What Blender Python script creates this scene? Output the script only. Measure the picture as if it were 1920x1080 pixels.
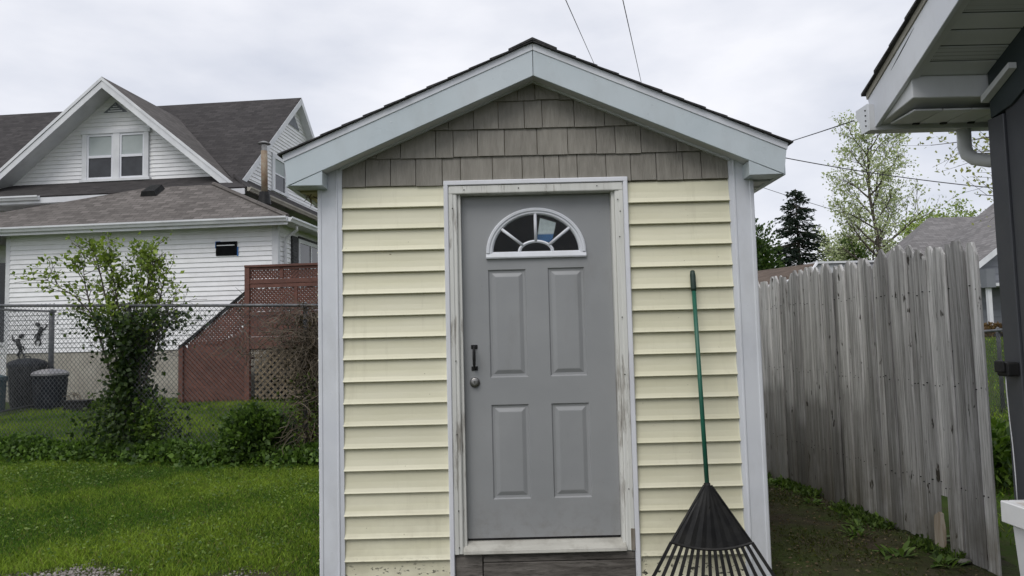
import bpy, bmesh, math, random
import numpy as np
from mathutils import Vector, Matrix
random.seed(7); rng = np.random.default_rng(11)
S = bpy.context.scene; COL = S.collection
for o in list(bpy.data.objects): bpy.data.objects.remove(o)
R = math.radians

# ------------------------------------------------------------------ camera
CAM = Vector((-0.1548, -4.2103, 1.5)); PITCH, ROLL, YAW = 0.0681, -0.0245, 0.0006
fw = Vector((math.sin(YAW)*math.cos(PITCH), math.cos(YAW)*math.cos(PITCH), math.sin(PITCH)))
r0 = Vector((math.cos(YAW), -math.sin(YAW), 0)); u0 = r0.cross(fw)
rt = r0*math.cos(ROLL)+u0*math.sin(ROLL); up = -r0*math.sin(ROLL)+u0*math.cos(ROLL)
cam = bpy.data.cameras.new('camera'); co = bpy.data.objects.new('camera', cam); COL.objects.link(co)
cam.sensor_width = 36; cam.lens = 36*1350/1920; cam.clip_end = 2000; cam.clip_start = .05
co.matrix_world = Matrix(((rt.x, up.x, -fw.x, CAM.x), (rt.y, up.y, -fw.y, CAM.y), (rt.z, up.z, -fw.z, CAM.z), (0, 0, 0, 1)))
S.camera = co
S.render.resolution_x, S.render.resolution_y = 1024, 576

# ------------------------------------------------------------------ overcast sky and sun
SUN_EL, SUN_AZ = R(52), R(-155)          # behind the camera, a little to the left
W = bpy.data.worlds.new('World'); S.world = W; W.use_nodes = True
nt = W.node_tree; nt.nodes.clear()
def wn(t, **k):
    n = nt.nodes.new(t)
    for a, b in k.items(): setattr(n, a, b)
    return n
out = wn('ShaderNodeOutputWorld'); bg = wn('ShaderNodeBackground'); sky = wn('ShaderNodeTexSky')
sky.sky_type = 'NISHITA'; sky.sun_disc = False; sky.sun_elevation = SUN_EL; sky.sun_rotation = SUN_AZ
tc = wn('ShaderNodeTexCoord'); mp = wn('ShaderNodeMapping'); mp.inputs['Scale'].default_value = (1.0, 1.0, 2.6)
nz = wn('ShaderNodeTexNoise'); nz.inputs['Scale'].default_value = 2.3; nz.inputs['Detail'].default_value = 6; nz.inputs['Roughness'].default_value = .5
cr = wn('ShaderNodeValToRGB')
cr.color_ramp.elements[0].position = .36; cr.color_ramp.elements[0].color = (5.9, 6.2, 7.05, 1)
cr.color_ramp.elements[1].position = .62; cr.color_ramp.elements[1].color = (8.7, 8.75, 9.2, 1)
mx = wn('ShaderNodeMix'); mx.data_type = 'RGBA'; mx.inputs[0].default_value = .93
L = nt.links.new
L(tc.outputs['Generated'], mp.inputs['Vector']); L(mp.outputs[0], nz.inputs['Vector']); L(nz.outputs['Fac'], cr.inputs[0])
L(sky.outputs[0], mx.inputs[6]); L(cr.outputs[0], mx.inputs[7]); L(mx.outputs[2], bg.inputs[0]); L(bg.outputs[0], out.inputs[0])
bg.inputs[1].default_value = .1
sl = bpy.data.lights.new('sun', 'SUN'); sl.energy = 1.3; sl.angle = R(35); sl.color = (1, .97, .92)
so = bpy.data.objects.new('sun', sl); COL.objects.link(so)
sdir = Vector((math.sin(SUN_AZ)*math.cos(SUN_EL), math.cos(SUN_AZ)*math.cos(SUN_EL), math.sin(SUN_EL)))
so.rotation_euler = sdir.to_track_quat('Z', 'Y').to_euler(); so.location = (0, -6, 12)
V = S.view_settings; V.view_transform = 'Standard'; V.look = 'None'; V.exposure = .2; V.gamma = 1; V.use_curve_mapping = False

# ------------------------------------------------------------------ helpers
OFF = {}
def tag(o, label=None, cat=None, group=None, kind=None):
    if label: o['label'] = label
    if cat: o['category'] = cat
    if group: o['group'] = group
    if kind: o['kind'] = kind
    return o
def root(name, loc, label, cat, group=None, rz=0, local=False):
    o = bpy.data.objects.new(name, None); COL.objects.link(o); o.location = loc; o.rotation_euler = (0, 0, rz); o.empty_display_size = .1
    OFF[o.name] = Vector((0, 0, 0)) if local else Vector(loc)
    return tag(o, label, cat, group)
def add(name, me, mat, parent=None, loc=(0, 0, 0), rot=(0, 0, 0)):
    o = bpy.data.objects.new(name, me); COL.objects.link(o); o.parent = parent; o.location = loc; o.rotation_euler = rot
    if mat is not None and not me.materials: me.materials.append(mat)
    OFF[o.name] = OFF[parent.name] if parent else Vector((0, 0, 0))
    return o
class MB:
    def __init__(s): s.v = []; s.f = []; s.uv = {}
    def box(s, x0, x1, y0, y1, z0, z1):
        n = len(s.v); s.v += [(x0,y0,z0),(x1,y0,z0),(x1,y1,z0),(x0,y1,z0),(x0,y0,z1),(x1,y0,z1),(x1,y1,z1),(x0,y1,z1)]
        s.f += [tuple(n+i for i in q) for q in ((3,2,1,0),(4,5,6,7),(0,1,5,4),(1,2,6,5),(2,3,7,6),(3,0,4,7))]; return s
    def prism(s, poly, d):
        """poly: list of 3D points (planar), extruded by vector d"""
        n = len(s.v); k = len(poly); d = Vector(d)
        a = [Vector(p) for p in poly]; nn = Vector((0,0,0))
        for i in range(k): nn += a[i].cross(a[(i+1) % k])
        if nn.dot(d) > 0: a.reverse()
        s.v += [tuple(p) for p in a]+[tuple(p+d) for p in a]
        s.f.append(tuple(range(n, n+k))); s.f.append(tuple(range(n+2*k-1, n+k-1, -1)))
        for i in range(k): j = (i+1) % k; s.f.append((n+j, n+i, n+k+i, n+k+j))
        return s
    def tube(s, pts, rad, k=6, cap=True):
        pts = [Vector(p) for p in pts]; n0 = len(s.v); m = len(pts)
        if not hasattr(rad, '__len__'): rad = [rad]*m
        prev = None
        for i, p in enumerate(pts):
            t = (pts[min(i+1, m-1)]-pts[max(i-1, 0)]).normalized()
            a = Vector((0,0,1)) if abs(t.z) < .9 else Vector((1,0,0))
            if prev is not None: a = prev
            u = t.cross(a).normalized(); w = u.cross(t).normalized(); prev = w
            for j in range(k):
                an = 2*math.pi*j/k; q = p+(u*math.cos(an)+w*math.sin(an))*rad[i]; s.v.append(tuple(q))
        for i in range(m-1):
            for j in range(k):
                a = n0+i*k+j; b = n0+i*k+(j+1) % k; s.f.append((a, a+k, b+k, b))
        if cap: s.f.append(tuple(n0+j for j in range(k))); s.f.append(tuple(n0+(m-1)*k+j for j in reversed(range(k))))
        return s
    def lathe(s, prof, c, k=20):
        n = len(s.v); c = Vector(c)
        for r, z in prof:
            for j in range(k): a = 2*math.pi*j/k; s.v.append((c.x+r*math.cos(a), c.y+r*math.sin(a), c.z+z))
        for i in range(len(prof)-1):
            for j in range(k): a = n+i*k+j; b = n+i*k+(j+1) % k; s.f.append((a, b, b+k, a+k))
        s.f.append(tuple(n+j for j in reversed(range(k)))); s.f.append(tuple(n+(len(prof)-1)*k+j for j in range(k))); return s
    def sheet(s, pts): n = len(s.v); s.v += [tuple(p) for p in pts]; s.f.append(tuple(range(n, n+len(pts)))); return s
    def mesh(s, name, off=None):
        me = bpy.data.meshes.new(name)
        vv = s.v if off is None else [(x-off.x, y-off.y, z-off.z) for x, y, z in s.v]
        me.from_pydata(vv, [], s.f); me.validate(); me.update(); return me
    def build(s, name, mat, parent=None, bevel=0, smooth=False, seg=1):
        off = OFF[parent.name] if parent else None
        me = s.mesh(name, off)
        if smooth: me.polygons.foreach_set('use_smooth', [True]*len(me.polygons))
        o = add(name, me, mat, parent)
        if bevel:
            b = o.modifiers.new('bevel', 'BEVEL'); b.width = bevel; b.segments = seg; b.limit_method = 'ANGLE'; b.angle_limit = R(40)
        return o
def top(s_, name, mat, base, label, cat, group=None, kind=None, bevel=0, smooth=False):
    """a thing that is a single mesh, origin at its base"""
    base = Vector(base); me = s_.mesh(name, base)
    if smooth: me.polygons.foreach_set('use_smooth', [True]*len(me.polygons))
    o = add(name, me, mat, None, base)
    if bevel: b = o.modifiers.new('bevel', 'BEVEL'); b.width = bevel; b.limit_method = 'ANGLE'
    return tag(o, label, cat, group, kind)
def fast(name, Vv, F, mat, parent=None, colour=None, off=None):
    Vv = np.asarray(Vv, np.float32); F = np.asarray(F, np.int32)
    if parent is not None: off = OFF[parent.name]
    if off is not None: Vv = Vv-np.array(off, np.float32)
    me = bpy.data.meshes.new(name); k = F.shape[1]
    me.vertices.add(len(Vv)); me.vertices.foreach_set('co', Vv.ravel())
    me.loops.add(F.size); me.loops.foreach_set('vertex_index', F.ravel())
    me.polygons.add(len(F)); me.polygons.foreach_set('loop_start', np.arange(0, F.size, k, dtype=np.int32))
    me.polygons.foreach_set('loop_total', np.full(len(F), k, np.int32))
    if colour is not None:
        at = me.color_attributes.new('Col', 'FLOAT_COLOR', 'POINT')
        c4 = np.ones((len(Vv), 4), np.float32); c4[:, :3] = colour; at.data.foreach_set('color', c4.ravel())
    me.update(); me.validate()
    return add(name, me, mat, parent)
def unit(a): return a/np.maximum(np.linalg.norm(a, axis=1, keepdims=True), 1e-9)
def leaf_mesh(P, size, asp=.55, up=.0, cols=((.06,.12,.02),(.12,.2,.04)), droop=0, dirs=None, jitter=.25):
    """one folded four-point leaf at each point"""
    N = len(P); d = unit(rng.normal(size=(N, 3))+np.array([0, 0, up])) if dirs is None else unit(dirs)
    s = unit(np.cross(d, rng.normal(size=(N, 3)))); n = np.cross(d, s)
    L_ = (size*(1+jitter*rng.normal(size=N)))[:, None]; w = L_*asp*.5
    v = np.stack([P, P+d*L_*.5+s*w+n*L_*.08, P+d*L_-n*L_*.06, P+d*L_*.5-s*w+n*L_*.08], 1).reshape(-1, 3)
    i = np.arange(N)[:, None]*4
    F = np.concatenate([i+np.array([0, 1, 2]), i+np.array([0, 2, 3])], 0)
    t = rng.random((N, 1))**1.3; c = np.array(cols[0])*(1-t)+np.array(cols[1])*t; c = c*(1+.12*rng.normal(size=(N, 1)))
    return v, F, np.repeat(np.clip(c, 0.005, 1), 4, 0)
def sstep(a, b, x): t = np.clip((x-a)/(b-a), 0, 1); return t*t*(3-2*t)
def gz(x, y):
    """height of the ground"""
    x = np.asarray(x, float); y = np.asarray(y, float)
    z = .23*sstep(6, 12.5, y)*sstep(3.0, 0.5, x) + .10*sstep(1.0, 1.6, x)*sstep(4.5, 1.5, y) + (.10*sstep(1.5, 4.5, y)+1.05*sstep(5.0, 15, y))*sstep(1.2, 4.2, x)
    return z + .02*np.sin(x*1.3+.4)*np.cos(y*.9)*sstep(.8, 3, np.abs(x)+np.abs(y-1))
def g1(x, y): return float(gz(x, y))

# ------------------------------------------------------------------ materials
def newmat(name):
    m = bpy.data.materials.new(name); m.use_nodes = True; t = m.node_tree; b = t.nodes['Principled BSDF']
    return m, t, b
def nd(t, ty, **k):
    n = t.nodes.new(ty)
    for a, b in k.items(): setattr(n, a, b)
    return n
def mixc(t, fac, a, b, mode='MIX'):
    n = nd(t, 'ShaderNodeMix', data_type='RGBA', blend_type=mode); n.clamp_factor = True
    for sock, v in ((n.inputs[0], fac), (n.inputs[6], a), (n.inputs[7], b)):
        if hasattr(v, 'is_output'): t.links.new(v, sock)
        elif isinstance(v, (int, float)): sock.default_value = v
        else: sock.default_value = (*v[:3], 1)
    return n.outputs[2]
def coords(t, stretch=(1, 1, 1), kind='Object', rand=True):
    c = nd(t, 'ShaderNodeTexCoord'); m = nd(t, 'ShaderNodeMapping'); m.inputs['Scale'].default_value = stretch
    t.links.new(c.outputs[kind], m.inputs['Vector'])
    if rand:
        oi = nd(t, 'ShaderNodeObjectInfo'); mu = nd(t, 'ShaderNodeMath', operation='MULTIPLY'); mu.inputs[1].default_value = 37
        t.links.new(oi.outputs['Random'], mu.inputs[0]); t.links.new(mu.outputs[0], m.inputs['Location'])
    return m.outputs[0]
def wcoords(t, stretch=(1, 1, 1)):
    g = nd(t, 'ShaderNodeNewGeometry'); m = nd(t, 'ShaderNodeMapping'); m.inputs['Scale'].default_value = stretch
    t.links.new(g.outputs['Position'], m.inputs['Vector']); return m.outputs[0]
def noise(t, vec, scale, detail=4, rough=.55, lo=.35, hi=.65):
    n = nd(t, 'ShaderNodeTexNoise'); n.inputs['Scale'].default_value = scale; n.inputs['Detail'].default_value = detail; n.inputs['Roughness'].default_value = rough
    t.links.new(vec, n.inputs['Vector']); r = nd(t, 'ShaderNodeMapRange'); r.inputs[1].default_value = lo; r.inputs[2].default_value = hi
    t.links.new(n.outputs['Fac'], r.inputs[0]); return r.outputs[0]
def bump(t, b, h, strength, dist=.01):
    n = nd(t, 'ShaderNodeBump'); n.inputs['Strength'].default_value = strength; n.inputs['Distance'].default_value = dist
    t.links.new(h, n.inputs['Height']); t.links.new(n.outputs[0], b.inputs['Normal'])
def PM(name, c1, c2, scale=4, rough=.6, bmp=.15, bscale=60, stretch=(1, 1, 1), rand=.06, metal=0, spec=.5, dirt=None, dirtamt=.3, dscale=3, lo=.35, hi=.65):
    m, t, b = newmat(name); v = coords(t, stretch)
    col = mixc(t, noise(t, v, scale, lo=lo, hi=hi), c1, c2)
    if dirt: 
        f = noise(t, coords(t, (1, 1, .45)), dscale, 6, .65, .48, .8)
        mu = nd(t, 'ShaderNodeMath', operation='MULTIPLY'); mu.inputs[1].default_value = dirtamt; t.links.new(f, mu.inputs[0]); col = mixc(t, mu.outputs[0], col, dirt)
    if rand:
        oi = nd(t, 'ShaderNodeObjectInfo'); r = nd(t, 'ShaderNodeMapRange'); r.inputs[3].default_value = 1-rand; r.inputs[4].default_value = 1+rand
        t.links.new(oi.outputs['Random'], r.inputs[0]); cc = nd(t, 'ShaderNodeCombineColor')
        for i in range(3): t.links.new(r.outputs[0], cc.inputs[i])
        col = mixc(t, 1.0, col, cc.outputs[0], 'MULTIPLY')
    t.links.new(col, b.inputs['Base Color']); b.inputs['Metallic'].default_value = metal; b.inputs['Specular IOR Level'].default_value = spec
    rr = nd(t, 'ShaderNodeMapRange'); rr.inputs[3].default_value = max(rough-.1, .02); rr.inputs[4].default_value = min(rough+.1, 1)
    t.links.new(noise(t, v, scale*3), rr.inputs[0]); t.links.new(rr.outputs[0], b.inputs['Roughness'])
    if bmp: bump(t, b, noise(t, v, bscale, 5, .6, 0, 1), bmp)
    return m
M = {}
M['trim'] = PM('white_aluminium_trim', (.64,.66,.71), (.71,.73,.77), 2, .42, .14, 4, rand=.02, dirt=(.38,.38,.37), dirtamt=.38, dscale=5)
M['vinyl'] = PM('white_vinyl', (.70,.71,.76), (.76,.77,.81), 2, .45, .03, 30, rand=.02, dirt=(.40,.39,.36), dirtamt=.25)
M['fascia'] = PM('pale_blue_grey_fascia', (.50,.565,.60), (.57,.625,.66), 1.2, .34, .16, 3.2, rand=.03, dirt=(.36,.38,.38), dirtamt=.4, dscale=5)
M['shakes'] = PM('taupe_shake', (.205,.190,.162), (.262,.245,.212), 7, .62, .5, 18, (5, 5, .7), .09, dirt=(.13,.12,.10), dirtamt=.35, dscale=6)
M['door'] = PM('grey_door_paint', (.285,.291,.298), (.315,.320,.326), 2, .38, .12, 5, rand=.0, dirt=(.20,.20,.195), dirtamt=.45, dscale=5)
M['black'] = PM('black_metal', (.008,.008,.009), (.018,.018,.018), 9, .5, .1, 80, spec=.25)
M['void'] = PM('dark_opening', (.004,.004,.005), (.008,.008,.009), 9, .9, 0, spec=.1)
M['plastic'] = PM('black_plastic', (.008,.008,.009), (.02,.0195,.019), 8, .45, .15, 50, spec=.3, dirt=(.06,.056,.05), dirtamt=.4, dscale=9)
M['nickel'] = PM('brushed_nickel', (.20,.195,.19), (.29,.285,.275), 20, .36, .05, 80, metal=.9)
M['green'] = PM('green_coated_steel', (.012,.10,.065), (.02,.14,.09), 9, .38, .05, 50, dirt=(.10,.12,.09), dirtamt=.3, dscale=9)
M['grip'] = PM('dark_green_rubber', (.008,.028,.02), (.015,.04,.03), 9, .6, .1, 50)
M['ply'] = PM('stained_plywood', (.30,.27,.15), (.52,.48,.32), 5, .8, .2, 30, dirt=(.06,.05,.03), dirtamt=.6, dscale=4)
M['asphalt'] = PM('asphalt_shingle', (.022,.022,.024), (.06,.058,.058), 60, .9, .5, 200)
M['wallcore'] = PM('sheathing', (.25,.2,.13), (.32,.27,.18), 3, .8, .1, 30)
M['hwhite'] = PM('white_house_siding', (.78,.78,.80), (.85,.85,.86), 1.2, .5, .03, 20, rand=.025, dirt=(.5,.49,.46), dirtamt=.35)
M['htrim'] = PM('white_house_trim', (.62,.63,.66), (.72,.73,.75), 2, .5, .05, 20, rand=.03, dirt=(.36,.36,.35), dirtamt=.35)
M['found'] = PM('painted_block', (.30,.28,.24), (.38,.36,.31), 3, .85, .4, 25, dirt=(.18,.17,.14), dirtamt=.5)
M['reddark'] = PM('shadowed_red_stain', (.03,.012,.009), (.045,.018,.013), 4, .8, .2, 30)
M['red'] = PM('redwood_stain', (.092,.035,.025), (.138,.054,.038), 4, .65, .3, 40, (1, 1, 3), .12, dirt=(.07,.035,.025), dirtamt=.5)
M['tanwood'] = PM('bare_lattice_wood', (.13,.10,.065), (.21,.16,.105), 6, .8, .3, 40, rand=.15)
M['shade'] = PM('window_shade', (.38,.42,.42), (.42,.46,.46), 3, .8, .02, 20)
M['galv'] = PM('galvanised_steel', (.085,.09,.10), (.15,.155,.165), 10, .55, .08, 60, metal=.3, dirt=(.16,.12,.08), dirtamt=.25)
M['galvwire'] = PM('weathered_wire', (.085,.09,.10), (.15,.155,.165), 10, .55, 0, 60, metal=.4)
M['rustpipe'] = PM('rusty_vent_pipe', (.27,.22,.16), (.19,.10,.055), 5, .7, .2, 40, lo=.42, hi=.7)
M['bark'] = PM('bark', (.055,.045,.035), (.11,.092,.075), 9, .9, .8, 30, (1, 1, .3))
M['twig'] = PM('dry_twig', (.075,.058,.042), (.17,.14,.105), 5, .9, .2, 30)
M['charcoal'] = PM('charcoal_paint', (.042,.045,.054), (.052,.055,.064), 1.5, .5, .06, 60, rand=.03, dirt=(.085,.085,.085), dirtamt=.25)
M['teal'] = PM('dark_teal_trim', (.022,.032,.036), (.03,.041,.046), 2, .5, .05, 60)
M['cable'] = PM('black_cable', (.03,.03,.033), (.05,.05,.055), 3, .6, 0)
M['bluehouse'] = PM('slate_grey_siding', (.15,.16,.18), (.18,.19,.21), 2, .6, .05, 20, rand=.05)
M['graysiding'] = PM('pale_grey_metal', (.55,.56,.58), (.62,.63,.65), 2, .5, .05, 20)
M['planter'] = PM('white_plastic', (.70,.70,.71), (.78,.78,.78), 3, .4, .04, 30, dirt=(.42,.38,.30), dirtamt=.35)
M['soil'] = PM('potting_soil', (.30,.22,.13), (.42,.33,.22), 12, .95, .6, 50)
M['stone'] = PM('grey_stone', (.12,.115,.10), (.20,.19,.17), 8, .9, .6, 30)
M['gravel'] = PM('gravel_stone', (.16,.14,.13), (.36,.335,.315), 14, .85, .3, 60)
M['blue'] = PM('blue_tape', (.03,.12,.35), (.04,.16,.42), 6, .6, 0)
M['teallid'] = PM('teal_plastic', (.02,.06,.075), (.03,.08,.10), 5, .5, 0)
M['bin'] = PM('dark_grey_bin', (.014,.016,.021), (.026,.029,.036), 4, .7, .1, 30, spec=.15, dirt=(.14,.13,.12), dirtamt=.3)
M['binlid'] = PM('grey_bin_lid', (.20,.20,.215), (.30,.295,.30), 4, .6, .1, 30, dirt=(.2,.13,.1), dirtamt=.4)

# pale yellow vinyl siding, dirtier and chipped close to the ground
def mat_yellow():
    m, t, b = newmat('yellow_vinyl_siding'); v = coords(t, (1, 1, 1)); w = coords(t, (.6, .6, 6))
    col = mixc(t, noise(t, w, 3), (.70,.673,.495), (.75,.722,.555))
    g = nd(t, 'ShaderNodeNewGeometry'); sp = nd(t, 'ShaderNodeSeparateXYZ'); t.links.new(g.outputs['Position'], sp.inputs[0])
    lowm = nd(t, 'ShaderNodeMapRange'); lowm.inputs[1].default_value = .75; lowm.inputs[2].default_value = .1; t.links.new(sp.outputs[2], lowm.inputs[0])
    n2 = noise(t, wcoords(t, (1, 1, 1)), 5, 7, .7, .42, .75)
    mu = nd(t, 'ShaderNodeMath', operation='MULTIPLY'); t.links.new(lowm.outputs[0], mu.inputs[0]); t.links.new(n2, mu.inputs[1])
    mu2 = nd(t, 'ShaderNodeMath', operation='MULTIPLY'); mu2.inputs[1].default_value = .55; t.links.new(mu.outputs[0], mu2.inputs[0])
    col = mixc(t, mu2.outputs[0], col, (.40,.36,.26))
    # pale chalking and faint run-down streaks, different on every board
    col = mixc(t, noise(t, wcoords(t, (7, 7, .5)), 2.2, 5, .7, .56, 1.1), col, (.50,.47,.34))
    oi = nd(t, 'ShaderNodeObjectInfo'); rr_ = nd(t, 'ShaderNodeMapRange'); rr_.inputs[3].default_value = .93; rr_.inputs[4].default_value = 1.05; t.links.new(oi.outputs['Random'], rr_.inputs[0])
    cc_ = nd(t, 'ShaderNodeCombineColor'); [t.links.new(rr_.outputs[0], cc_.inputs[i]) for i in range(3)]; col = mixc(t, 1.0, col, cc_.outputs[0], 'MULTIPLY')
    # chips and splashes near the ground, a few dark specks above
    ch = noise(t, wcoords(t, (1, 1, 2.2)), 26, 3, .6, .60, .63)
    lc = nd(t, 'ShaderNodeMapRange'); lc.inputs[1].default_value = .27; lc.inputs[2].default_value = .17; t.links.new(sp.outputs[2], lc.inputs[0])
    m3 = nd(t, 'ShaderNodeMath', operation='MULTIPLY'); t.links.new(ch, m3.inputs[0]); t.links.new(lc.outputs[0], m3.inputs[1])
    col = mixc(t, m3.outputs[0], col, (.05,.05,.035))
    sk = noise(t, wcoords(t, (1, 1, 1.4)), 38, 2, .5, .765, .80)
    col = mixc(t, sk, col, (.22,.18,.11))
    t.links.new(col, b.inputs['Base Color']); b.inputs['Roughness'].default_value = .5
    bump(t, b, noise(t, wcoords(t, (.5, .5, 1.6)), 5, 4, .55, 0, 1), .22, .012)
    return m
M['yellow'] = mat_yellow()
# worn white paint over grey wood: streaks along the board
def mat_worn():
    m, t, b = newmat('worn_white_paint'); v = coords(t, (9, 9, .9), rand=False)
    col = mixc(t, noise(t, v, 2), (.60,.60,.565), (.70,.70,.665))
    g = nd(t, 'ShaderNodeNewGeometry'); sp = nd(t, 'ShaderNodeSeparateXYZ'); t.links.new(g.outputs['Position'], sp.inputs[0])
    n1 = nd(t, 'ShaderNodeTexNoise'); n1.inputs['Scale'].default_value = 1.5; n1.inputs['Detail'].default_value = 2; t.links.new(coords(t, (1, 1, 1.4), rand=False), n1.inputs['Vector'])
    n2 = nd(t, 'ShaderNodeTexNoise'); n2.inputs['Scale'].default_value = 4; n2.inputs['Detail'].default_value = 6; n2.inputs['Roughness'].default_value = .7; t.links.new(v, n2.inputs['Vector'])
    ad = nd(t, 'ShaderNodeMath', operation='ADD'); t.links.new(n1.outputs[0], ad.inputs[0]); t.links.new(n2.outputs[0], ad.inputs[1])
    mk = nd(t, 'ShaderNodeMapRange'); mk.inputs[1].default_value = 1.08; mk.inputs[2].default_value = 1.2; t.links.new(ad.outputs[0], mk.inputs[0])
    col = mixc(t, mk.outputs[0], col, mixc(t, noise(t, v, 9), (.24,.225,.2), (.42,.40,.36)))
    t.links.new(col, b.inputs['Base Color']); b.inputs['Roughness'].default_value = .65
    bump(t, b, mk.outputs[0], -.25, .004); return m
M['worn'] = mat_worn()
M['sillpaint'] = PM('dirty_cream_sill', (.42,.41,.37), (.52,.51,.46), 5, .6, .2, 30, (.6, 4, 4), 0, dirt=(.18,.16,.13), dirtamt=.6, dscale=8)
M['rot'] = PM('rotten_bare_wood', (.13,.105,.075), (.27,.24,.20), 6, .9, .6, 30, (6, 6, .8), 0)
# weathered grey wood, grain along local Z (grain_axis picks another)
def mat_wood(name, a, b2, dark, stretch, knots=.66, rand=.22, green=.0):
    m, t, b = newmat(name); v = coords(t, stretch)
    col = mixc(t, noise(t, v, 3, 6, .65), a, b2)
    col = mixc(t, noise(t, v, 9, 5, .75, .50, .72), col, dark)
    col = mixc(t, noise(t, coords(t, tuple(6 if x > 2 else 2.2 for x in stretch)), 3.4, 3, .5, knots+.075, knots+.115), col, (.035,.03,.024))
    g = nd(t, 'ShaderNodeNewGeometry'); sp = nd(t, 'ShaderNodeSeparateXYZ'); t.links.new(g.outputs['Position'], sp.inputs[0])
    if green:
        lm = nd(t, 'ShaderNodeMapRange'); lm.inputs[1].default_value = .75; lm.inputs[2].default_value = .12; t.links.new(sp.outputs[2], lm.inputs[0])
        f = nd(t, 'ShaderNodeMath', operation='MULTIPLY'); t.links.new(lm.outputs[0], f.inputs[0]); t.links.new(noise(t, wcoords(t, (1, 1, .6)), 4, 5, .6, .3, .6), f.inputs[1])
        f2 = nd(t, 'ShaderNodeMath', operation='MULTIPLY'); f2.inputs[1].default_value = green; t.links.new(f.outputs[0], f2.inputs[0])
        col = mixc(t, f2.outputs[0], col, (.10,.085,.05))
        # damp stain with a ragged upper edge on the far half of the fence
        wv = nd(t, 'ShaderNodeTexNoise'); wv.inputs['Scale'].default_value = 1.0; wv.inputs['Detail'].default_value = 3
        t.links.new(nd(t, 'ShaderNodeTexCoord').outputs['Object'], wv.inputs['Vector'])
        oi2 = nd(t, 'ShaderNodeObjectInfo'); e = nd(t, 'ShaderNodeMath', operation='MULTIPLY_ADD'); e.inputs[1].default_value = .45; e.inputs[2].default_value = .72
        t.links.new(oi2.outputs['Random'], e.inputs[0])
        df = nd(t, 'ShaderNodeMath', operation='SUBTRACT'); t.links.new(e.outputs[0], df.inputs[0]); t.links.new(sp.outputs[2], df.inputs[1])
        ms = nd(t, 'ShaderNodeMapRange'); ms.inputs[1].default_value = 0; ms.inputs[2].default_value = .12; t.links.new(df.outputs[0], ms.inputs[0])
        my = nd(t, 'ShaderNodeMapRange'); my.inputs[1].default_value = .7; my.inputs[2].default_value = 1.7; t.links.new(sp.outputs[1], my.inputs[0])
        mm = nd(t, 'ShaderNodeMath', operation='MULTIPLY'); t.links.new(ms.outputs[0], mm.inputs[0]); t.links.new(my.outputs[0], mm.inputs[1])
        m4 = nd(t, 'ShaderNodeMath', operation='MULTIPLY'); m4.inputs[1].default_value = .5; t.links.new(mm.outputs[0], m4.inputs[0])
        col = mixc(t, m4.outputs[0], col, (.075,.07,.06))
    oi = nd(t, 'ShaderNodeObjectInfo'); r = nd(t, 'ShaderNodeMapRange'); r.inputs[3].default_value = 1-rand; r.inputs[4].default_value = 1+rand
    t.links.new(oi.outputs['Random'], r.inputs[0]); cc = nd(t, 'ShaderNodeCombineColor')
    for i in range(3): t.links.new(r.outputs[0], cc.inputs[i])
    col = mixc(t, 1.0, col, cc.outputs[0], 'MULTIPLY')
    t.links.new(col, b.inputs['Base Color']); b.inputs['Roughness'].default_value = .85
    bump(t, b, noise(t, v, 8, 6, .7, 0, 1), .6, .006); return m
M['picket'] = mat_wood('weathered_picket_wood', (.27,.265,.26), (.60,.595,.595), (.10,.096,.09), (13, 13, .36), .60, .38, green=.8)
M['sill'] = mat_wood('rough_dark_sill_wood', (.065,.057,.05), (.17,.155,.14), (.025,.022,.019), (1.2, 9, 9), .64, .15)
# asphalt shingles on the far house: tabs from UV metres
def mat_roof(name, a, b2, dark):
    m, t, b = newmat(name); uv = nd(t, 'ShaderNodeUVMap'); 
    br = nd(t, 'ShaderNodeTexBrick'); br.inputs['Scale'].default_value = 1; br.inputs['Brick Width'].default_value = .24; br.inputs['Row Height'].default_value = .13
    br.inputs['Mortar Size'].default_value = .009; br.inputs['Mortar Smooth'].default_value = .3; br.inputs['Color1'].default_value = (*[q*.72 for q in a], 1); br.inputs['Color2'].default_value = (*[q*1.22 for q in b2], 1); br.inputs['Mortar'].default_value = (*[q*.75 for q in dark], 1)
    t.links.new(uv.outputs[0], br.inputs['Vector'])
    col = mixc(t, noise(t, coords(t, rand=False), .6, 5, .6), br.outputs[0], mixc(t, .5, br.outputs[0], dark))
    col = mixc(t, noise(t, coords(t, (1, 1, 2.5), rand=False), 9, 4, .75, .3, .7), col, mixc(t, .6, col, b2))
    t.links.new(col, b.inputs['Base Color']); b.inputs['Roughness'].default_value = .95; b.inputs['Specular IOR Level'].default_value = .25
    bump(t, b, br.outputs['Fac'], -.6, .02); return m
M['roofdark'] = mat_roof('dark_shingle_roof', (.040,.037,.038), (.062,.057,.057), (.028,.026,.026))
M['rooflight'] = mat_roof('brown_grey_shingle_roof', (.100,.090,.084), (.165,.150,.141), (.066,.059,.055))
M['roofgrey'] = mat_roof('grey_shingle_roof', (.17,.165,.165), (.22,.21,.21), (.12,.115,.115))
M['roofbrown'] = mat_roof('brown_shingle_roof', (.10,.075,.06), (.13,.10,.08), (.07,.05,.04))
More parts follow.
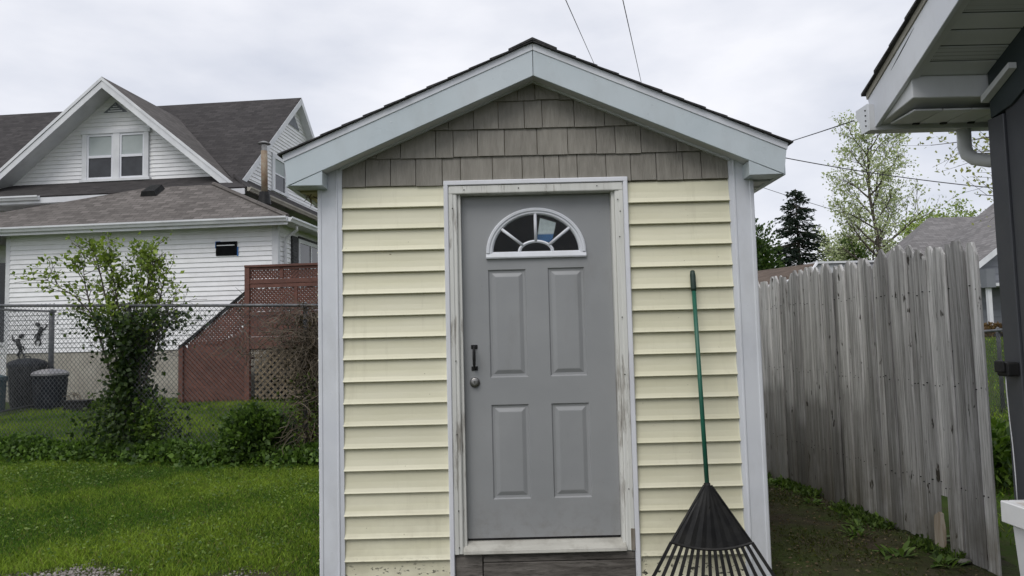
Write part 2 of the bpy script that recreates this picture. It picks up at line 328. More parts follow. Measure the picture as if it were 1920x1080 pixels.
def mat_leaf(name, trans=.35, rough=.5):
    m, t, b = newmat(name); a = nd(t, 'ShaderNodeVertexColor', layer_name='Col')
    t.links.new(a.outputs[0], b.inputs['Base Color']); b.inputs['Roughness'].default_value = rough; b.inputs['Specular IOR Level'].default_value = .12 if 'grass' in name else .3
    tr = nd(t, 'ShaderNodeBsdfTranslucent'); t.links.new(mixc(t, 1.0, a.outputs[0], (1.3, 1.4, .8), 'MULTIPLY'), tr.inputs[0])
    ms = nd(t, 'ShaderNodeMixShader'); ms.inputs[0].default_value = trans
    t.links.new(b.outputs[0], ms.inputs[1]); t.links.new(tr.outputs[0], ms.inputs[2]); t.links.new(ms.outputs[0], t.nodes['Material Output'].inputs[0]); return m
M['leaf'] = mat_leaf('leaf'); M['grass'] = mat_leaf('grass_blade', .35, .7)
def mat_glass(name, rough=.02):
    m, t, b = newmat(name); b.inputs['Base Color'].default_value = (.85,.9,.92,1); b.inputs['Transmission Weight'].default_value = 1; b.inputs['Roughness'].default_value = rough; b.inputs['IOR'].default_value = 1.22
    v = coords(t); bump(t, b, noise(t, v, 2.5, 2, .5, 0, 1), .02, .02); return m
M['glass'] = mat_glass('window_glass')
def mat_darkglass():
    m, t, b = newmat('dark_window'); t.links.new(mixc(t, noise(t, coords(t), 3), (.012,.014,.018), (.03,.034,.04)), b.inputs['Base Color']); b.inputs['Roughness'].default_value = .06; return m
M['dark'] = mat_darkglass()
def mat_ground():
    m, t, b = newmat('turf_ground'); v = coords(t, rand=False)
    col = mixc(t, noise(t, v, 1.3, 6, .6), (.038,.062,.012), (.065,.10,.02))
    col = mixc(t, noise(t, v, 9, 5, .65, .5, .75), col, (.06,.05,.028))
    t.links.new(col, b.inputs['Base Color']); b.inputs['Roughness'].default_value = .95; b.inputs['Specular IOR Level'].default_value = .1
    bump(t, b, noise(t, v, 40, 5, .7, 0, 1), .8, .02); return m
M['ground'] = mat_ground()
def mat_soil():
    m, t, b = newmat('mossy_soil'); v = coords(t, rand=False)
    col = mixc(t, noise(t, v, 6, 7, .65), (.040,.032,.021), (.085,.07,.048))
    col = mixc(t, noise(t, v, 2.2, 7, .7, .36, .58), col, mixc(t, noise(t, v, 30), (.034,.050,.012), (.065,.085,.022)))
    col = mixc(t, noise(t, v, 55, 3, .6, .66, .74), col, (.2,.16,.11))
    t.links.new(col, b.inputs['Base Color']); b.inputs['Roughness'].default_value = .95; b.inputs['Specular IOR Level'].default_value = .15
    bump(t, b, noise(t, v, 28, 7, .75, 0, 1), 1.0, .025); return m
M['dirt'] = mat_soil()
def mat_door():
    m, t, b = newmat('grey_door_paint'); v = wcoords(t)
    col = mixc(t, noise(t, v, 2.2, 4), (.280,.287,.295), (.312,.318,.325))
    col = mixc(t, noise(t, wcoords(t, (1, 1, .35)), 4, 6, .7, .56, 1.0), col, (.22,.215,.205))
    col = mixc(t, noise(t, wcoords(t, (1.6, 1.6, 1)), 24, 4, .7, .70, .76), col, (.20,.195,.19))      # small scuffs
    col = mixc(t, noise(t, wcoords(t, (1, 1, 2)), 60, 2, .5, .77, .80), col, (.42,.42,.41))           # pale chips
    g = nd(t, 'ShaderNodeNewGeometry'); sp = nd(t, 'ShaderNodeSeparateXYZ'); t.links.new(g.outputs['Position'], sp.inputs[0])
    lm = nd(t, 'ShaderNodeMapRange'); lm.inputs[1].default_value = .62; lm.inputs[2].default_value = .36; t.links.new(sp.outputs[2], lm.inputs[0])
    f = nd(t, 'ShaderNodeMath', operation='MULTIPLY'); t.links.new(lm.outputs[0], f.inputs[0]); t.links.new(noise(t, v, 14, 6, .7, .45, .75), f.inputs[1])
    f2 = nd(t, 'ShaderNodeMath', operation='MULTIPLY'); f2.inputs[1].default_value = .5; t.links.new(f.outputs[0], f2.inputs[0]); col = mixc(t, f2.outputs[0], col, (.18,.165,.14))   # splash dirt
    t.links.new(col, b.inputs['Base Color']); r = nd(t, 'ShaderNodeMapRange'); r.inputs[3].default_value = .30; r.inputs[4].default_value = .52
    t.links.new(noise(t, v, 3.5, 5, .6), r.inputs[0]); t.links.new(r.outputs[0], b.inputs['Roughness']); bump(t, b, noise(t, v, 4, 4, .6, 0, 1), .14, .01); return m
M['door'] = mat_door()
def mat_vent():
    m, t, b = newmat('perforated_soffit'); v = coords(t, rand=False); vo = nd(t, 'ShaderNodeTexVoronoi'); vo.inputs['Scale'].default_value = 110; vo.inputs['Randomness'].default_value = 0
    t.links.new(v, vo.inputs['Vector']); r = nd(t, 'ShaderNodeMapRange'); r.inputs[1].default_value = .22; r.inputs[2].default_value = .3; t.links.new(vo.outputs['Distance'], r.inputs[0])
    t.links.new(mixc(t, r.outputs[0], (.12,.12,.12), (.56,.57,.59)), b.inputs['Base Color']); b.inputs['Roughness'].default_value = .5; return m
M['vented'] = mat_vent(); M['soffit'] = PM('white_soffit', (.58,.59,.61), (.64,.65,.67), 2, .5, .04, 30, dirt=(.28,.28,.27), dirtamt=.3)
def mat_label():
    m, t, b = newmat('paper_label'); v = coords(t, rand=False, kind='Generated'); sp = nd(t, 'ShaderNodeSeparateXYZ'); t.links.new(v, sp.inputs[0])
    r = nd(t, 'ShaderNodeMapRange'); r.inputs[1].default_value = .33; r.inputs[2].default_value = .38; t.links.new(sp.outputs[2], r.inputs[0])
    col = mixc(t, r.outputs[0], (.05,.16,.36), mixc(t, noise(t, v, 6), (.62,.64,.62), (.75,.77,.74)))
    t.links.new(col, b.inputs['Base Color']); return m
M['label'] = mat_label()

# ================================================================== ground
def axis(n, lim, dense):
    t = np.linspace(-1, 1, n); return np.sinh(t*dense)/np.sinh(dense)*lim
gx = axis(181, 600, 6.2); gy = axis(181, 600, 6.2)+4
GX, GY = np.meshgrid(gx, gy); GZ = gz(GX, GY)
nx = len(gx); ii = (np.arange(len(gy)-1)[:, None]*nx+np.arange(nx-1)[None, :]).ravel()
gobj = fast('ground', np.stack([GX.ravel(), GY.ravel(), GZ.ravel()], 1), np.stack([ii, ii+1, ii+nx+1, ii+nx], 1), M['ground'])
tag(gobj, kind='structure'); gobj.data.polygons.foreach_set('use_smooth', [True]*len(gobj.data.polygons))
def patch(name, xs, ys, mat, lift, inside):
    """ground sheet of small cells where inside(x, y) holds"""
    X, Y = np.meshgrid(xs, ys); Z = gz(X, Y)+lift; n = len(xs)
    i = (np.arange(len(ys)-1)[:, None]*n+np.arange(n-1)[None, :]).ravel()
    cx = (X[:-1, :-1]+X[1:, 1:]).ravel()/2; cy = (Y[:-1, :-1]+Y[1:, 1:]).ravel()/2
    k = inside(cx, cy); i = i[k]
    o = fast(name, np.stack([X.ravel(), Y.ravel(), Z.ravel()], 1), np.stack([i, i+1, i+n+1, i+n], 1), mat)
    return tag(o, kind='structure')
def wob(x, y): return .09*np.sin(x*3.1+y*1.7)+.05*np.sin(x*8.3-y*5.1)+.03*np.sin(x*19+y*13)
patch('soil_path', np.arange(.1, 3.3, .05), np.arange(-3, 6.5, .05), M['dirt'], .012, lambda x, y: (x > 1.0-.9*sstep(.1, -.2, y)) & (x < 2.75+wob(x, y)))
GRAVEL_EDGE = lambda x: .50+.16*np.clip((-x-2.0)/2, 0, 1)*1.6+wob(x*1.3, x)
patch('gravel_drive', np.arange(-7, .2, .05), np.arange(-6, 1.6, .05), M['dirt'], .010, lambda x, y: y < GRAVEL_EDGE(x)+.12)
def stones(xs, ys, zs, size):
    ico = bmesh.new(); bmesh.ops.create_icosphere(ico, subdivisions=1, radius=1); bv = np.array([v.co[:] for v in ico.verts]); bf = np.array([[v.index for v in f.verts] for f in ico.faces]); ico.free()
    N = len(xs); s = (size*(.5+.9*rng.random(N)))[:, None, None]*(.6+.5*rng.random((N, 1, 3))); a = rng.random(N)*6.28
    v = bv[None]*(1+.14*rng.normal(size=(N, len(bv), 1)))*s*np.array([1, 1, .6]); c, sn = np.cos(a)[:, None], np.sin(a)[:, None]
    x = v[..., 0]*c-v[..., 1]*sn; y = v[..., 0]*sn+v[..., 1]*c
    v = np.stack([x+np.array(xs)[:, None], y+np.array(ys)[:, None], v[..., 2]+np.array(zs)[:, None]], -1)
    F = (bf[None]+np.arange(N)[:, None, None]*len(bv)).reshape(-1, 3); return v.reshape(-1, 3), F
sx = rng.uniform(-6, -1.32, 26000); sy = rng.uniform(-.2, 1.3, 26000); k = (sy < GRAVEL_EDGE(sx)+.07*rng.normal(size=26000)) & (rng.random(26000) < np.clip((-sx-1.7)*1.2, .15, 1)); sx, sy = sx[k], sy[k]
vv, ff = stones(sx, sy, gz(sx, sy)+.012, .0095)
tag(fast('gravel', vv, ff, M['gravel']), 'loose grey gravel at the edge of the lawn', 'gravel', kind='stuff')

# ================================================================== the shed
shed = root('garden_shed', (0, 0, 0), 'small pale yellow sided shed with grey door and taupe shingled gable', 'shed')
w = MB(); w.box(-1.27, -.47, .012, .10, .02, 2.41); w.box(.47, 1.27, .012, .10, .02, 2.41)
w.prism([(-1.27, .012, 2.41), (1.27, .012, 2.41), (1.27, .012, 2.44), (0, .012, 3.0), (-1.27, .012, 2.44)], (0, .088, 0))
w.box(-.47, .47, .012, .10, 2.35, 2.41)
w.box(-1.265, -1.18, .10, 3.0, .02, 2.44); w.box(1.18, 1.265, .10, 3.0, .02, 2.44); w.box(-1.18, 1.18, 2.92, 3.0, .02, 2.44)
w.prism([(-1.27, 2.92, 2.44), (1.27, 2.92, 2.44), (0, 2.92, 3.0)], (0, .08, 0)); w.box(-1.18, 1.18, .1, 2.92, .14, .2)
w.build('wall', M['wallcore'], shed)
# lap siding: every course a board of its own
def lap(length, h=.127):
    m = MB(); pr = [(-.0215, 0), (-.0250, .004), (-.0205, .013), (-.0145, .030), (-.0090, .065), (-.0050, h-.004), (.004, h+.006), (.012, h+.006), (.012, .004), (-.002, .001)]
    m.prism([(0, y, z) for y, z in pr], (length, 0, 0)); return m.mesh('siding_board')
lapF = lap(.606); lapS = lap(2.93)
for k in range(18):
    zl = 2.403-.127*(k+1); zr = zl-.0075
    j = random.uniform(-.0012, .0012)
    add('siding_board', lapF, M['yellow'], shed, (-1.142, j, zl)); add('siding_board', lapF, M['yellow'], shed, (.536, -j, zr))
    add('siding_board', lapS, M['yellow'], shed, (1.276, .03, zl), (0, 0, R(90))); add('siding_board', lapS, M['yellow'], shed, (-1.276, 2.96, zl), (0, 0, R(-90)))
# corner trim with raised edges
for s in (-1, 1):
    m = MB(); pr = [(1.282, .13), (1.282, -.026), (1.276, -.030), (1.262, -.030), (1.257, -.025), (1.178, -.025), (1.173, -.030), (1.166, -.030), (1.162, -.024), (1.140, -.022), (1.138, .009), (1.268, .009), (1.268, .13)]
    m.prism([(s*x, y, .03) for x, y in pr], (0, 0, 2.50)); m.build('corner_trim', M['trim'], shed)
    m = MB(); m.box(min(s*1.268, s*1.286), max(s*1.268, s*1.286), 2.87, 3.02, .03, 2.40); m.build('corner_trim', M['trim'], shed)
# gable shakes, one object each
ROWS = [(2.404, 2.570, [-1.14, -1.001, -.854, -.704, -.548, -.44, -.251, -.075, .054, .143, .25, .42, .566, .717, .874, .983, 1.14]),
        (2.570, 2.736, [-1.06, -.936, -.791, -.584, -.48, -.335, -.176, .017, .198, .368, .48, .632, .841, 1.03]),
        (2.736, 2.902, [-.66, -.506, -.356, -.21, -.055, .051, .241, .421, .553, .66]),
        (2.902, 3.03, [-.29, -.092, .012, .155, .29])]
GL = lambda x: 3.03-.437*abs(x)
def clip(poly, s):   # keep below the gable line on side s (s = -1 left, 1 right)
    o = []
    f = lambda p: 3.03-.437*s*p[0]-p[1]
    for i in range(len(poly)):
        a, b = poly[i], poly[(i+1) % len(poly)]; fa, fb = f(a), f(b)
        if fa >= 0: o.append(a)
        if (fa >= 0) != (fb >= 0): t = fa/(fa-fb); o.append((a[0]+(b[0]-a[0])*t, a[1]+(b[1]-a[1])*t))
    return o
for z0, z1, xs in ROWS:
    for a, b in zip(xs[:-1], xs[1:]):
        dz = random.uniform(-.003, .003); dy = random.uniform(-.002, .002)
        p = [(a+.002, z0+dz), (b-.002, z0+dz), (b-.002, z1+.01), (a+.002, z1+.01)]; p = clip(clip(p, -1), 1)
        if len(p) < 3: continue
        m = MB(); n = len(p); yf = lambda z: -.006-.013*max(0, 1-(z-z0)/(z1-z0))+dy
        m.v = [(x, yf(z), z) for x, z in p]+[(x, .009, z) for x, z in p]
        m.f = [tuple(range(n)), tuple(range(2*n-1, n-1, -1))]+[((i+1) % n, i, n+i, n+(i+1) % n) for i in range(n)]
        m.build('shake', M['shakes'], shed)
# rake frieze, soffit, fascia, returns, roof
for s in (-1, 1):
    m = MB(); q = lambda x, z, y=-.034: (s*x, y, z)
    m.prism([q(0, 3.006), q(1.145, 3.006-.437*1.145), q(1.145, 3.10-.437*1.145), q(0, 3.10)], (0, .03, 0)); m.build('rake_frieze', M['trim'], shed)
    m = MB(); m.prism([(s*0, -.125, 3.012), (s*1.43, -.125, 3.012-.43*1.43), (s*1.43, -.125, 3.022-.43*1.43), (0, -.125, 3.022)], (0, .14, 0)); m.build('rake_soffit', M['soffit'], shed)
    m = MB(); m.prism([q(.0015, 3.004, -.145), q(1.20, 3.004-.43*1.20, -.145), q(1.421, 2.394, -.145), q(1.441, 2.535, -.145), q(.0015, 3.155, -.145)], (0, .018, 0))
    fa = m.build('fascia', M['fascia'], shed, bevel=.002)
    m = MB(); m.prism([q(.001, 3.1535, -.150), q(1.443, 3.1535-.43*1.443, -.150), q(1.452, 3.196-.43*1.452, -.150), q(.001, 3.196, -.150)], (0, .022, 0)); m.build('drip_edge', M['trim'], fa, bevel=.002)
    m = MB(); m.prism([q(1.413, 2.3945, -.1425), q(1.223, 2.392, -.1425), q(1.223, 3.0-.43*1.215, -.1425)], (0, .13, 0)); m.build('eave_return', M['fascia'], shed, bevel=.002)
    m = MB(); m.box(*sorted((s*1.41, s*1.437)), -.124, 3.15, 2.392, 2.535); m.build('eave_fascia', M['fascia'], shed, bevel=.002)
    so_ = MB(); so_.box(*sorted((s*1.278, s*1.409)), -.01, 3.15, 2.405, 2.417); sf = so_.build('eave_soffit', M['ply'] if s < 0 else M['soffit'], shed)
    for k in range(16):
        m = MB(); m.box(*sorted((s*1.29, s*1.405)), .05+.19*k, .05+.19*k+.035, 2.393, 2.404); m.build('soffit_batten', M['ply'] if s < 0 else M['soffit'], sf)
    m = MB(); m.prism([(0, -.148, 3.155), (s*1.44, -.148, 3.155-.43*1.44), (s*1.447, -.148, 3.190-.43*1.447), (0, -.148, 3.190)], (0, 3.30, 0)); rf = m.build('roof', M['wallcore'], shed)
    L_ = math.hypot(1.47, 1.47*.43); ca, sa = 1/math.hypot(1, .43), .43/math.hypot(1, .43)
    nn = 12; ex_ = L_/nn
    for k in range(nn):
        d0 = (k+1)*ex_; d1 = max(k*ex_-.03, 0); pt = lambda d, h: (s*(d*ca+h*sa), 3.198-d*sa+h*ca)
        a, b, c, e = pt(d0, .000), pt(d0, .009+random.uniform(0, .003)), pt(d1, .004), pt(d1, -.001)
        j = random.uniform(-.004, .004)
        m = MB(); m.prism([(x, -.168+j, z) for x, z in (a, b, c, e)], (0, 3.34, 0)); m.build('shingle_course', M['asphalt'], rf)
m = MB()
m.prism([(-.14, -.172, 3.205-.14*.43), (0, -.172, 3.207), (.14, -.172, 3.205-.14*.43), (.14, -.172, 3.216-.14*.43), (0, -.172, 3.221), (-.14, -.172, 3.216-.14*.43)], (0, 3.35, 0)); m.build('ridge_cap', M['asphalt'], shed)
for s in (-1, 1):      # nail heads in the fascia and corner trim
    m = MB()
    for k in range(7):
        x = .13+.23*k+random.uniform(-.05, .05); z = 3.115-.43*x+random.uniform(-.01, .01)
        if x < 1.4: m.tube([(s*x, -.1466, z), (s*x, -.1449, z)], .0028, 6)
    for z in (.3, .75, 1.2, 1.65, 2.1): m.tube([(s*1.215, -.0262, z), (s*1.215, -.0248, z)], .0035, 6)
    m.build('nail', M['trim'], shed)
# door frame
fr = MB(); fr.box(-.463, -.4445, -.008, .10, .30, 2.345); fr.box(.4445, .463, -.008, .10, .30, 2.345); fr.box(-.463, .463, -.008, .10, 2.345, 2.362)
fr.box(-.4443, -.437, .0905, .10, .33, 2.345); fr.box(.437, .4443, .0905, .10, .33, 2.345)
frame = fr.build('door_frame', M['worn'], shed, bevel=.002)
def mould(x0, x1, z0, z1, name, mat, y=-.035, mitre=0):
    m = MB(); m.box(x0, x1, y, .008, z0, z1); return m.build(name, mat, frame, bevel=.004, seg=2)
for s in (-1, 1):
    m = MB(); pr = [(.4635, .008), (.4635, -.022), (.470, -.028), (.484, -.028), (.490, -.034), (.508, -.036), (.512, -.030), (.512, .008)]
    m.prism([(s*x, y, .277) for x, y in pr], (0, 0, 2.345-.277)); m.build('brick_moulding', M['worn'], frame)
    m = MB(); pr = [(.5125, .010), (.5125, -.030), (.517, -.040), (.536, -.040), (.541, -.034), (.541, .010)]
    m.prism([(s*x, y, .06) for x, y in pr], (0, 0, 2.424-.06)); m.build('channel_trim', M['vinyl'], frame)
m = MB(); m.box(-.512, .512, -.034, .008, 2.3455, 2.394); m.build('brick_moulding', M['worn'], frame, bevel=.006, seg=2)
m = MB(); m.box(-.5408, .5408, -.0405, .010, 2.396, 2.4245); m.build('channel_trim', M['vinyl'], frame, bevel=.004)
m = MB(); m.box(.489, .5122, -.0375, -.0285, .278, .40); m.build('bare_wood_patch', M['rot'], frame, bevel=.003)
nm = MB()
for (x, z) in ((-.49, 2.26), (-.486, 1.37), (-.488, .95), (-.487, .52), (-.487, .315), (.48, 2.29), (.492, 2.22), (.484, 2.07), (.482, 1.60), (.486, 1.27), (.486, .62), (-.42, 2.368), (-.10, 2.372), (.36, 2.374)):
    nm.tube([(x, -.0375, z), (x, -.0335, z)], .0035, 8)
nm.build('nail', M['black'], frame)
m = MB(); m.prism([(-.4625, -.055, .279), (-.4625, .09, .279), (-.4625, .09, .330), (-.4625, .03, .328), (-.4625, -.05, .300)], (.925, 0, 0)); m.build('threshold', M['sillpaint'], shed, bevel=.003)
m = MB(); m.box(-.44, .44, .048, .088, .3315, .342); m.build('door_sweep', M['black'], shed)
# rough boards below the threshold
for x0, x1, z0, z1, y in ((-.511, -.357, .135, .275, -.020), (-.352, .511, .226, .275, -.024), (-.352, .511, .10, .2235, -.026), (-.511, -.357, -.02, .132, -.016), (-.352, .511, -.03, .0965, -.018)):
    m = MB(); m.box(x0, x1, y, .06, z0, z1); m.build('sill_board', M['sill'], shed, bevel=.004)
# door slab with embossed panels and a fanlight
FY = .046; WC = (-.004, 1.998)
def ell(a, b, n, t0=0, t1=math.pi, c=WC): return [(c[0]+a*math.cos(t0+(t1-t0)*i/n), c[1]+b*math.sin(t0+(t1-t0)*i/n)) for i in range(n+1)]
PAN = [(-.292, -.068, 1.265, 1.901), (.062, .279, 1.265, 1.905), (-.290, -.070, .562, 1.107), (.062, .284, .562, 1.107)]
bm = bmesh.new(); edges = []
def loop(pts):
    vs = [bm.verts.new((x, FY, z)) for x, z in pts]
    for i in range(len(vs)): edges.append(bm.edges.new((vs[i], vs[(i+1) % len(vs)])))
    return vs
X0, X1, Z0, Z1 = -.4435, .4435, .343, 2.3425
ov = loop([(X0, Z0), (X1, Z0), (X1, Z1), (X0, Z1)])
for a, b, c, d in PAN: loop([(a, c), (b, c), (b, d), (a, d)])
hv = loop(ell(.262, .24, 28))
bmesh.ops.triangle_fill(bm, edges=edges, use_beauty=True, use_dissolve=False)
# thickness at the edge and in the fanlight opening
for lp in (ov, hv):
    bk = [bm.verts.new((v.co.x, FY+.042, v.co.z)) for v in lp]
    for i in range(len(lp)): j = (i+1) % len(lp); bm.faces.new((lp[i], lp[j], bk[j], bk[i]))
bmesh.ops.recalc_face_normals(bm, faces=bm.faces[:])
me = bpy.data.meshes.new('door'); bm.to_mesh(me); bm.free(); door = add('door', me, M['door'], shed)
bk = MB(); bk.box(X0+.002, X1-.002, FY+.034, FY+.041, Z0+.002, 1.95); bk.build('door_back', M['door'], door)
for a, b, c, d in PAN:
    m = MB(); rings = [(0, 0), (.007, .009), (.020, .010), (.042, .0015), (.046, .001)]
    for o_, y in rings: m.v += [(a+o_, FY+y, c+o_), (b-o_, FY+y, c+o_), (b-o_, FY+y, d-o_), (a+o_, FY+y, d-o_)]
    for r_ in range(len(rings)-1):
        for i in range(4): m.f.append((r_*4+i, r_*4+(i+1) % 4, r_*4+4+(i+1) % 4, r_*4+4+i))
    n = (len(rings)-1)*4; m.f.append((n, n+1, n+2, n+3)); m.build('raised_panel', M['door'], door)
def arch(prof, n=36):
    """half-ellipse moulding swept from (a, b, y) rings plus closing"""
    m = MB()
    for a, b, y in prof: m.v += [(x, y, z) for x, z in ell(a, b, n, c=(WC[0], WC[1]-.0))]
    for r_ in range(len(prof)-1):
        for i in range(n): m.f.append((r_*(n+1)+i, r_*(n+1)+i+1, (r_+1)*(n+1)+i+1, (r_+1)*(n+1)+i))
    return m
m = arch([(.297, .268, FY-.0005), (.297, .268, FY-.012), (.290, .261, FY-.018), (.279, .250, FY-.018), (.275, .246, FY-.012), (.264, .236, FY-.012), (.255, .228, FY-.004), (.255, .228, FY+.03)])
m.prism([(-.301, FY-.0005, 1.966), (-.301, FY-.016, 1.966), (-.301, FY-.019, 1.974), (-.301, FY-.012, 1.996), (-.301, FY-.004, 2.006), (-.301, FY-.0005, 2.006)], (.594, 0, 0))
m.build('fanlight_frame', M['trim'], door, smooth=False)
hub = MB()
o1, i1 = ell(.108, .070, 18, c=(WC[0], 2.004)), ell(.088, .052, 18, c=(WC[0], 2.004))
hub.v = [(x, FY-.002, z) for x, z in o1]+[((x+u)/2, FY-.008, (z+v)/2) for (x, z), (u, v) in zip(o1, i1)]+[(x, FY-.002, z) for x, z in i1]
hub.f = [(r_*19+i, r_*19+i+1, r_*19+20+i, r_*19+19+i) for r_ in range(2) for i in range(18)]; hub.build('muntin', M['trim'], door)
for ang in (38, 90, 142):
    c_, s_ = math.cos(R(ang)), math.sin(R(ang)); m = MB()
    m.tube([(WC[0]+.098*c_, FY-.001, 2.004+.062*s_), (WC[0]+.257*c_, FY-.001, 2.0+.232*s_)], .0095, 8); m.build('muntin', M['trim'], door, smooth=True)
for t0, t1 in ((0, 38), (38, 90), (90, 142), (142, 180)):
    p = ell(.260, .238, 12, R(t0)+.002, R(t1)-.002, (WC[0], 1.999))+list(reversed(ell(.096, .061, 8, R(t0)+.002, R(t1)-.002, (WC[0], 2.0))))
    m = MB(); m.prism([(x, FY+.008, z) for x, z in p], (0, .003, 0)); m.build('pane', M['glass'], door)
m = MB(); m.prism([(x, FY+.008, z) for x, z in ell(.095, .060, 12, c=(WC[0], 2.0))], (0, .003, 0)); m.build('pane', M['glass'], door)
m = MB(); cx, cz = .062, 2.125
pp = [(-.062, .066), (.050, .038), (.028, -.085), (-.070, -.030)]
m.prism([(cx+x, FY+.013, cz+z) for x, z in [(-.037, .082), (.058, .052), (.030, -.070), (-.060, -.052)]], (0, .002, 0)); m.build('paper_label', M['label'], door)
# pull handle and lock
m = MB()
for z in (1.322, 1.448):
    m.box(-.402, -.364, FY-.006, FY-.0005, z-.012, z+.012)
    m.tube([(-.383, FY-.006, z), (-.383, FY-.036, z+(.006 if z < 1.4 else -.006))], .007, 8)
m.tube([(-.383, FY-.036, 1.326), (-.383, FY-.043, 1.350), (-.383, FY-.046, 1.385), (-.383, FY-.043, 1.42), (-.383, FY-.036, 1.444)], [.006, .009, .010, .009, .006], 10)
m.build('pull_handle', M['black'], door, bevel=.002)
m = MB(); m.lathe([(.030, 0), (.030, .006), (.026, .012), (.021, .014), (.020, .022), (.012, .024)], (0, 0, 0), 28)
m.v = [(-.383+x, FY-.0005-z, 1.240+y) for x, y, z in m.v]; m.f = [tuple(reversed(f)) for f in m.f]; m.build('lock', M['nickel'], door)
m = MB(); m.box(-.3845, -.3815, FY-.0262, FY-.024, 1.233, 1.247); m.build('keyway', M['black'], door)
# dry twigs caught below the left eave
tw = MB()
for i in range(60):
    y = random.uniform(.0, 2.6); x = random.uniform(-1.41, -1.30); a = random.uniform(-.7, .7); l = random.uniform(.12, .35); z = 2.384+random.uniform(-.012, .006)
    tw.tube([(x-.05*math.sin(a), y, z-.005), (x, y+l*.4, z-.012), (x+.06*math.sin(a*2), y+l, z)], [.0035, .003, .0015], 4)
top(tw, 'dry_twigs', M['twig'], (-1.35, .2, 2.38), 'tangle of dry brown twigs caught under the left eave of the yellow shed', 'twigs', kind='stuff')

# ------------------------------------------------------------------ the leaf rake
rk = root('leaf_rake', (.85, -.43, .0), 'leaf rake with green handle and black plastic fan head leaning on the yellow shed', 'rake')
A = Vector((.9005, -.032, 1.862)); B = Vector((.866, -.292, .678)); ax = (B-A).normalized()
m = MB(); m.tube([A+ax*.02, B+ax*.06], .0125, 12); m.build('handle', M['green'], rk, smooth=True)
m = MB(); m.tube([A, A+ax*.004, A+ax*.03, A+ax*.11, A+ax*.125], [.006, .013, .0165, .0165, .014], 12); m.build('grip', M['grip'], rk, smooth=True)
side = Vector((1, 0, 0)); side = (side-ax*side.dot(ax)).normalized(); nrm = side.cross(ax).normalized()
if nrm.y > 0: nrm = -nrm
N0 = B-ax*.005
def fan(u, d, h=0): return N0+side*u+ax*d+nrm*h
m = MB(); seg = 14; rows_ = [(0, .020), (.10, .085), (.20, .155), (.285, .208)]
for lay in (0, -.004):
    for d, hw in rows_:
        for i in range(seg+1):
            f = i/seg*2-1; bow = .035*(1-f*f)*(d/.285); ridge = .006*abs(math.sin(i*math.pi/2.0+.3))*(d/.285)
            m.v.append(tuple(fan(f*hw, d+bow, .010+ridge+lay+.018*(1-d/.285)*(1-f*f))))
n = seg+1
for r_ in range(3):
    for i in range(seg):
        a = r_*n+i; m.f.append((a, a+1, a+n+1, a+n)); b = a+4*n; m.f.append((b, b+n, b+n+1, b+1))
m.build('fan_head', M['plastic'], rk)
m = MB(); m.tube([fan(0, -.012, 0), fan(0, .03, .004), fan(0, .12, .012)], [.0175, .021, .012], 12); m.build('socket', M['plastic'], rk, smooth=True)
m = MB(); m.tube([fan((i/12*2-1)*.212, .287+.036*(1-(i/12*2-1)**2), .012) for i in range(13)], .008, 6); m.build('cross_band', M['plastic'], rk)
for s in (-1, 1):
    m = MB(); m.tube([fan(s*.019, .0, .012), fan(s*.21, .288, .012)], .0065, 6); m.build('edge_rib', M['plastic'], rk)
for i in range(16):
    f = i/15*2-1; d0 = .287+.036*(1-f*f); u0_ = f*.210; u1 = f*.40; d1 = .287+.375*(1-.16*f*f)
    pts = [fan(u0_, d0, .012), fan(u0_+(u1-u0_)*.5, (d0+d1)/2, .014), fan(u1, d1-.03, .010), fan(u1*1.005, d1+.0, -.012 if False else .035)]
    m = MB(); wd = .0085
    for q, p in enumerate(pts):
        wq = wd*(1.0 if q < 2 else .8); sd = (side*1-ax*(f*.4)).normalized()
        for a_, b_ in ((-1, -.5), (1, -.5), (1, .5), (-1, .5)): m.v.append(tuple(p+sd*wq*a_+nrm*.006*b_))
    for q in range(3):
        for j in range(4): m.f.append((q*4+j, q*4+(j+1) % 4, q*4+4+(j+1) % 4, q*4+4+j))
    m.f += [(3, 2, 1, 0), (12, 13, 14, 15)]; m.build('tine', M['plastic'], rk)

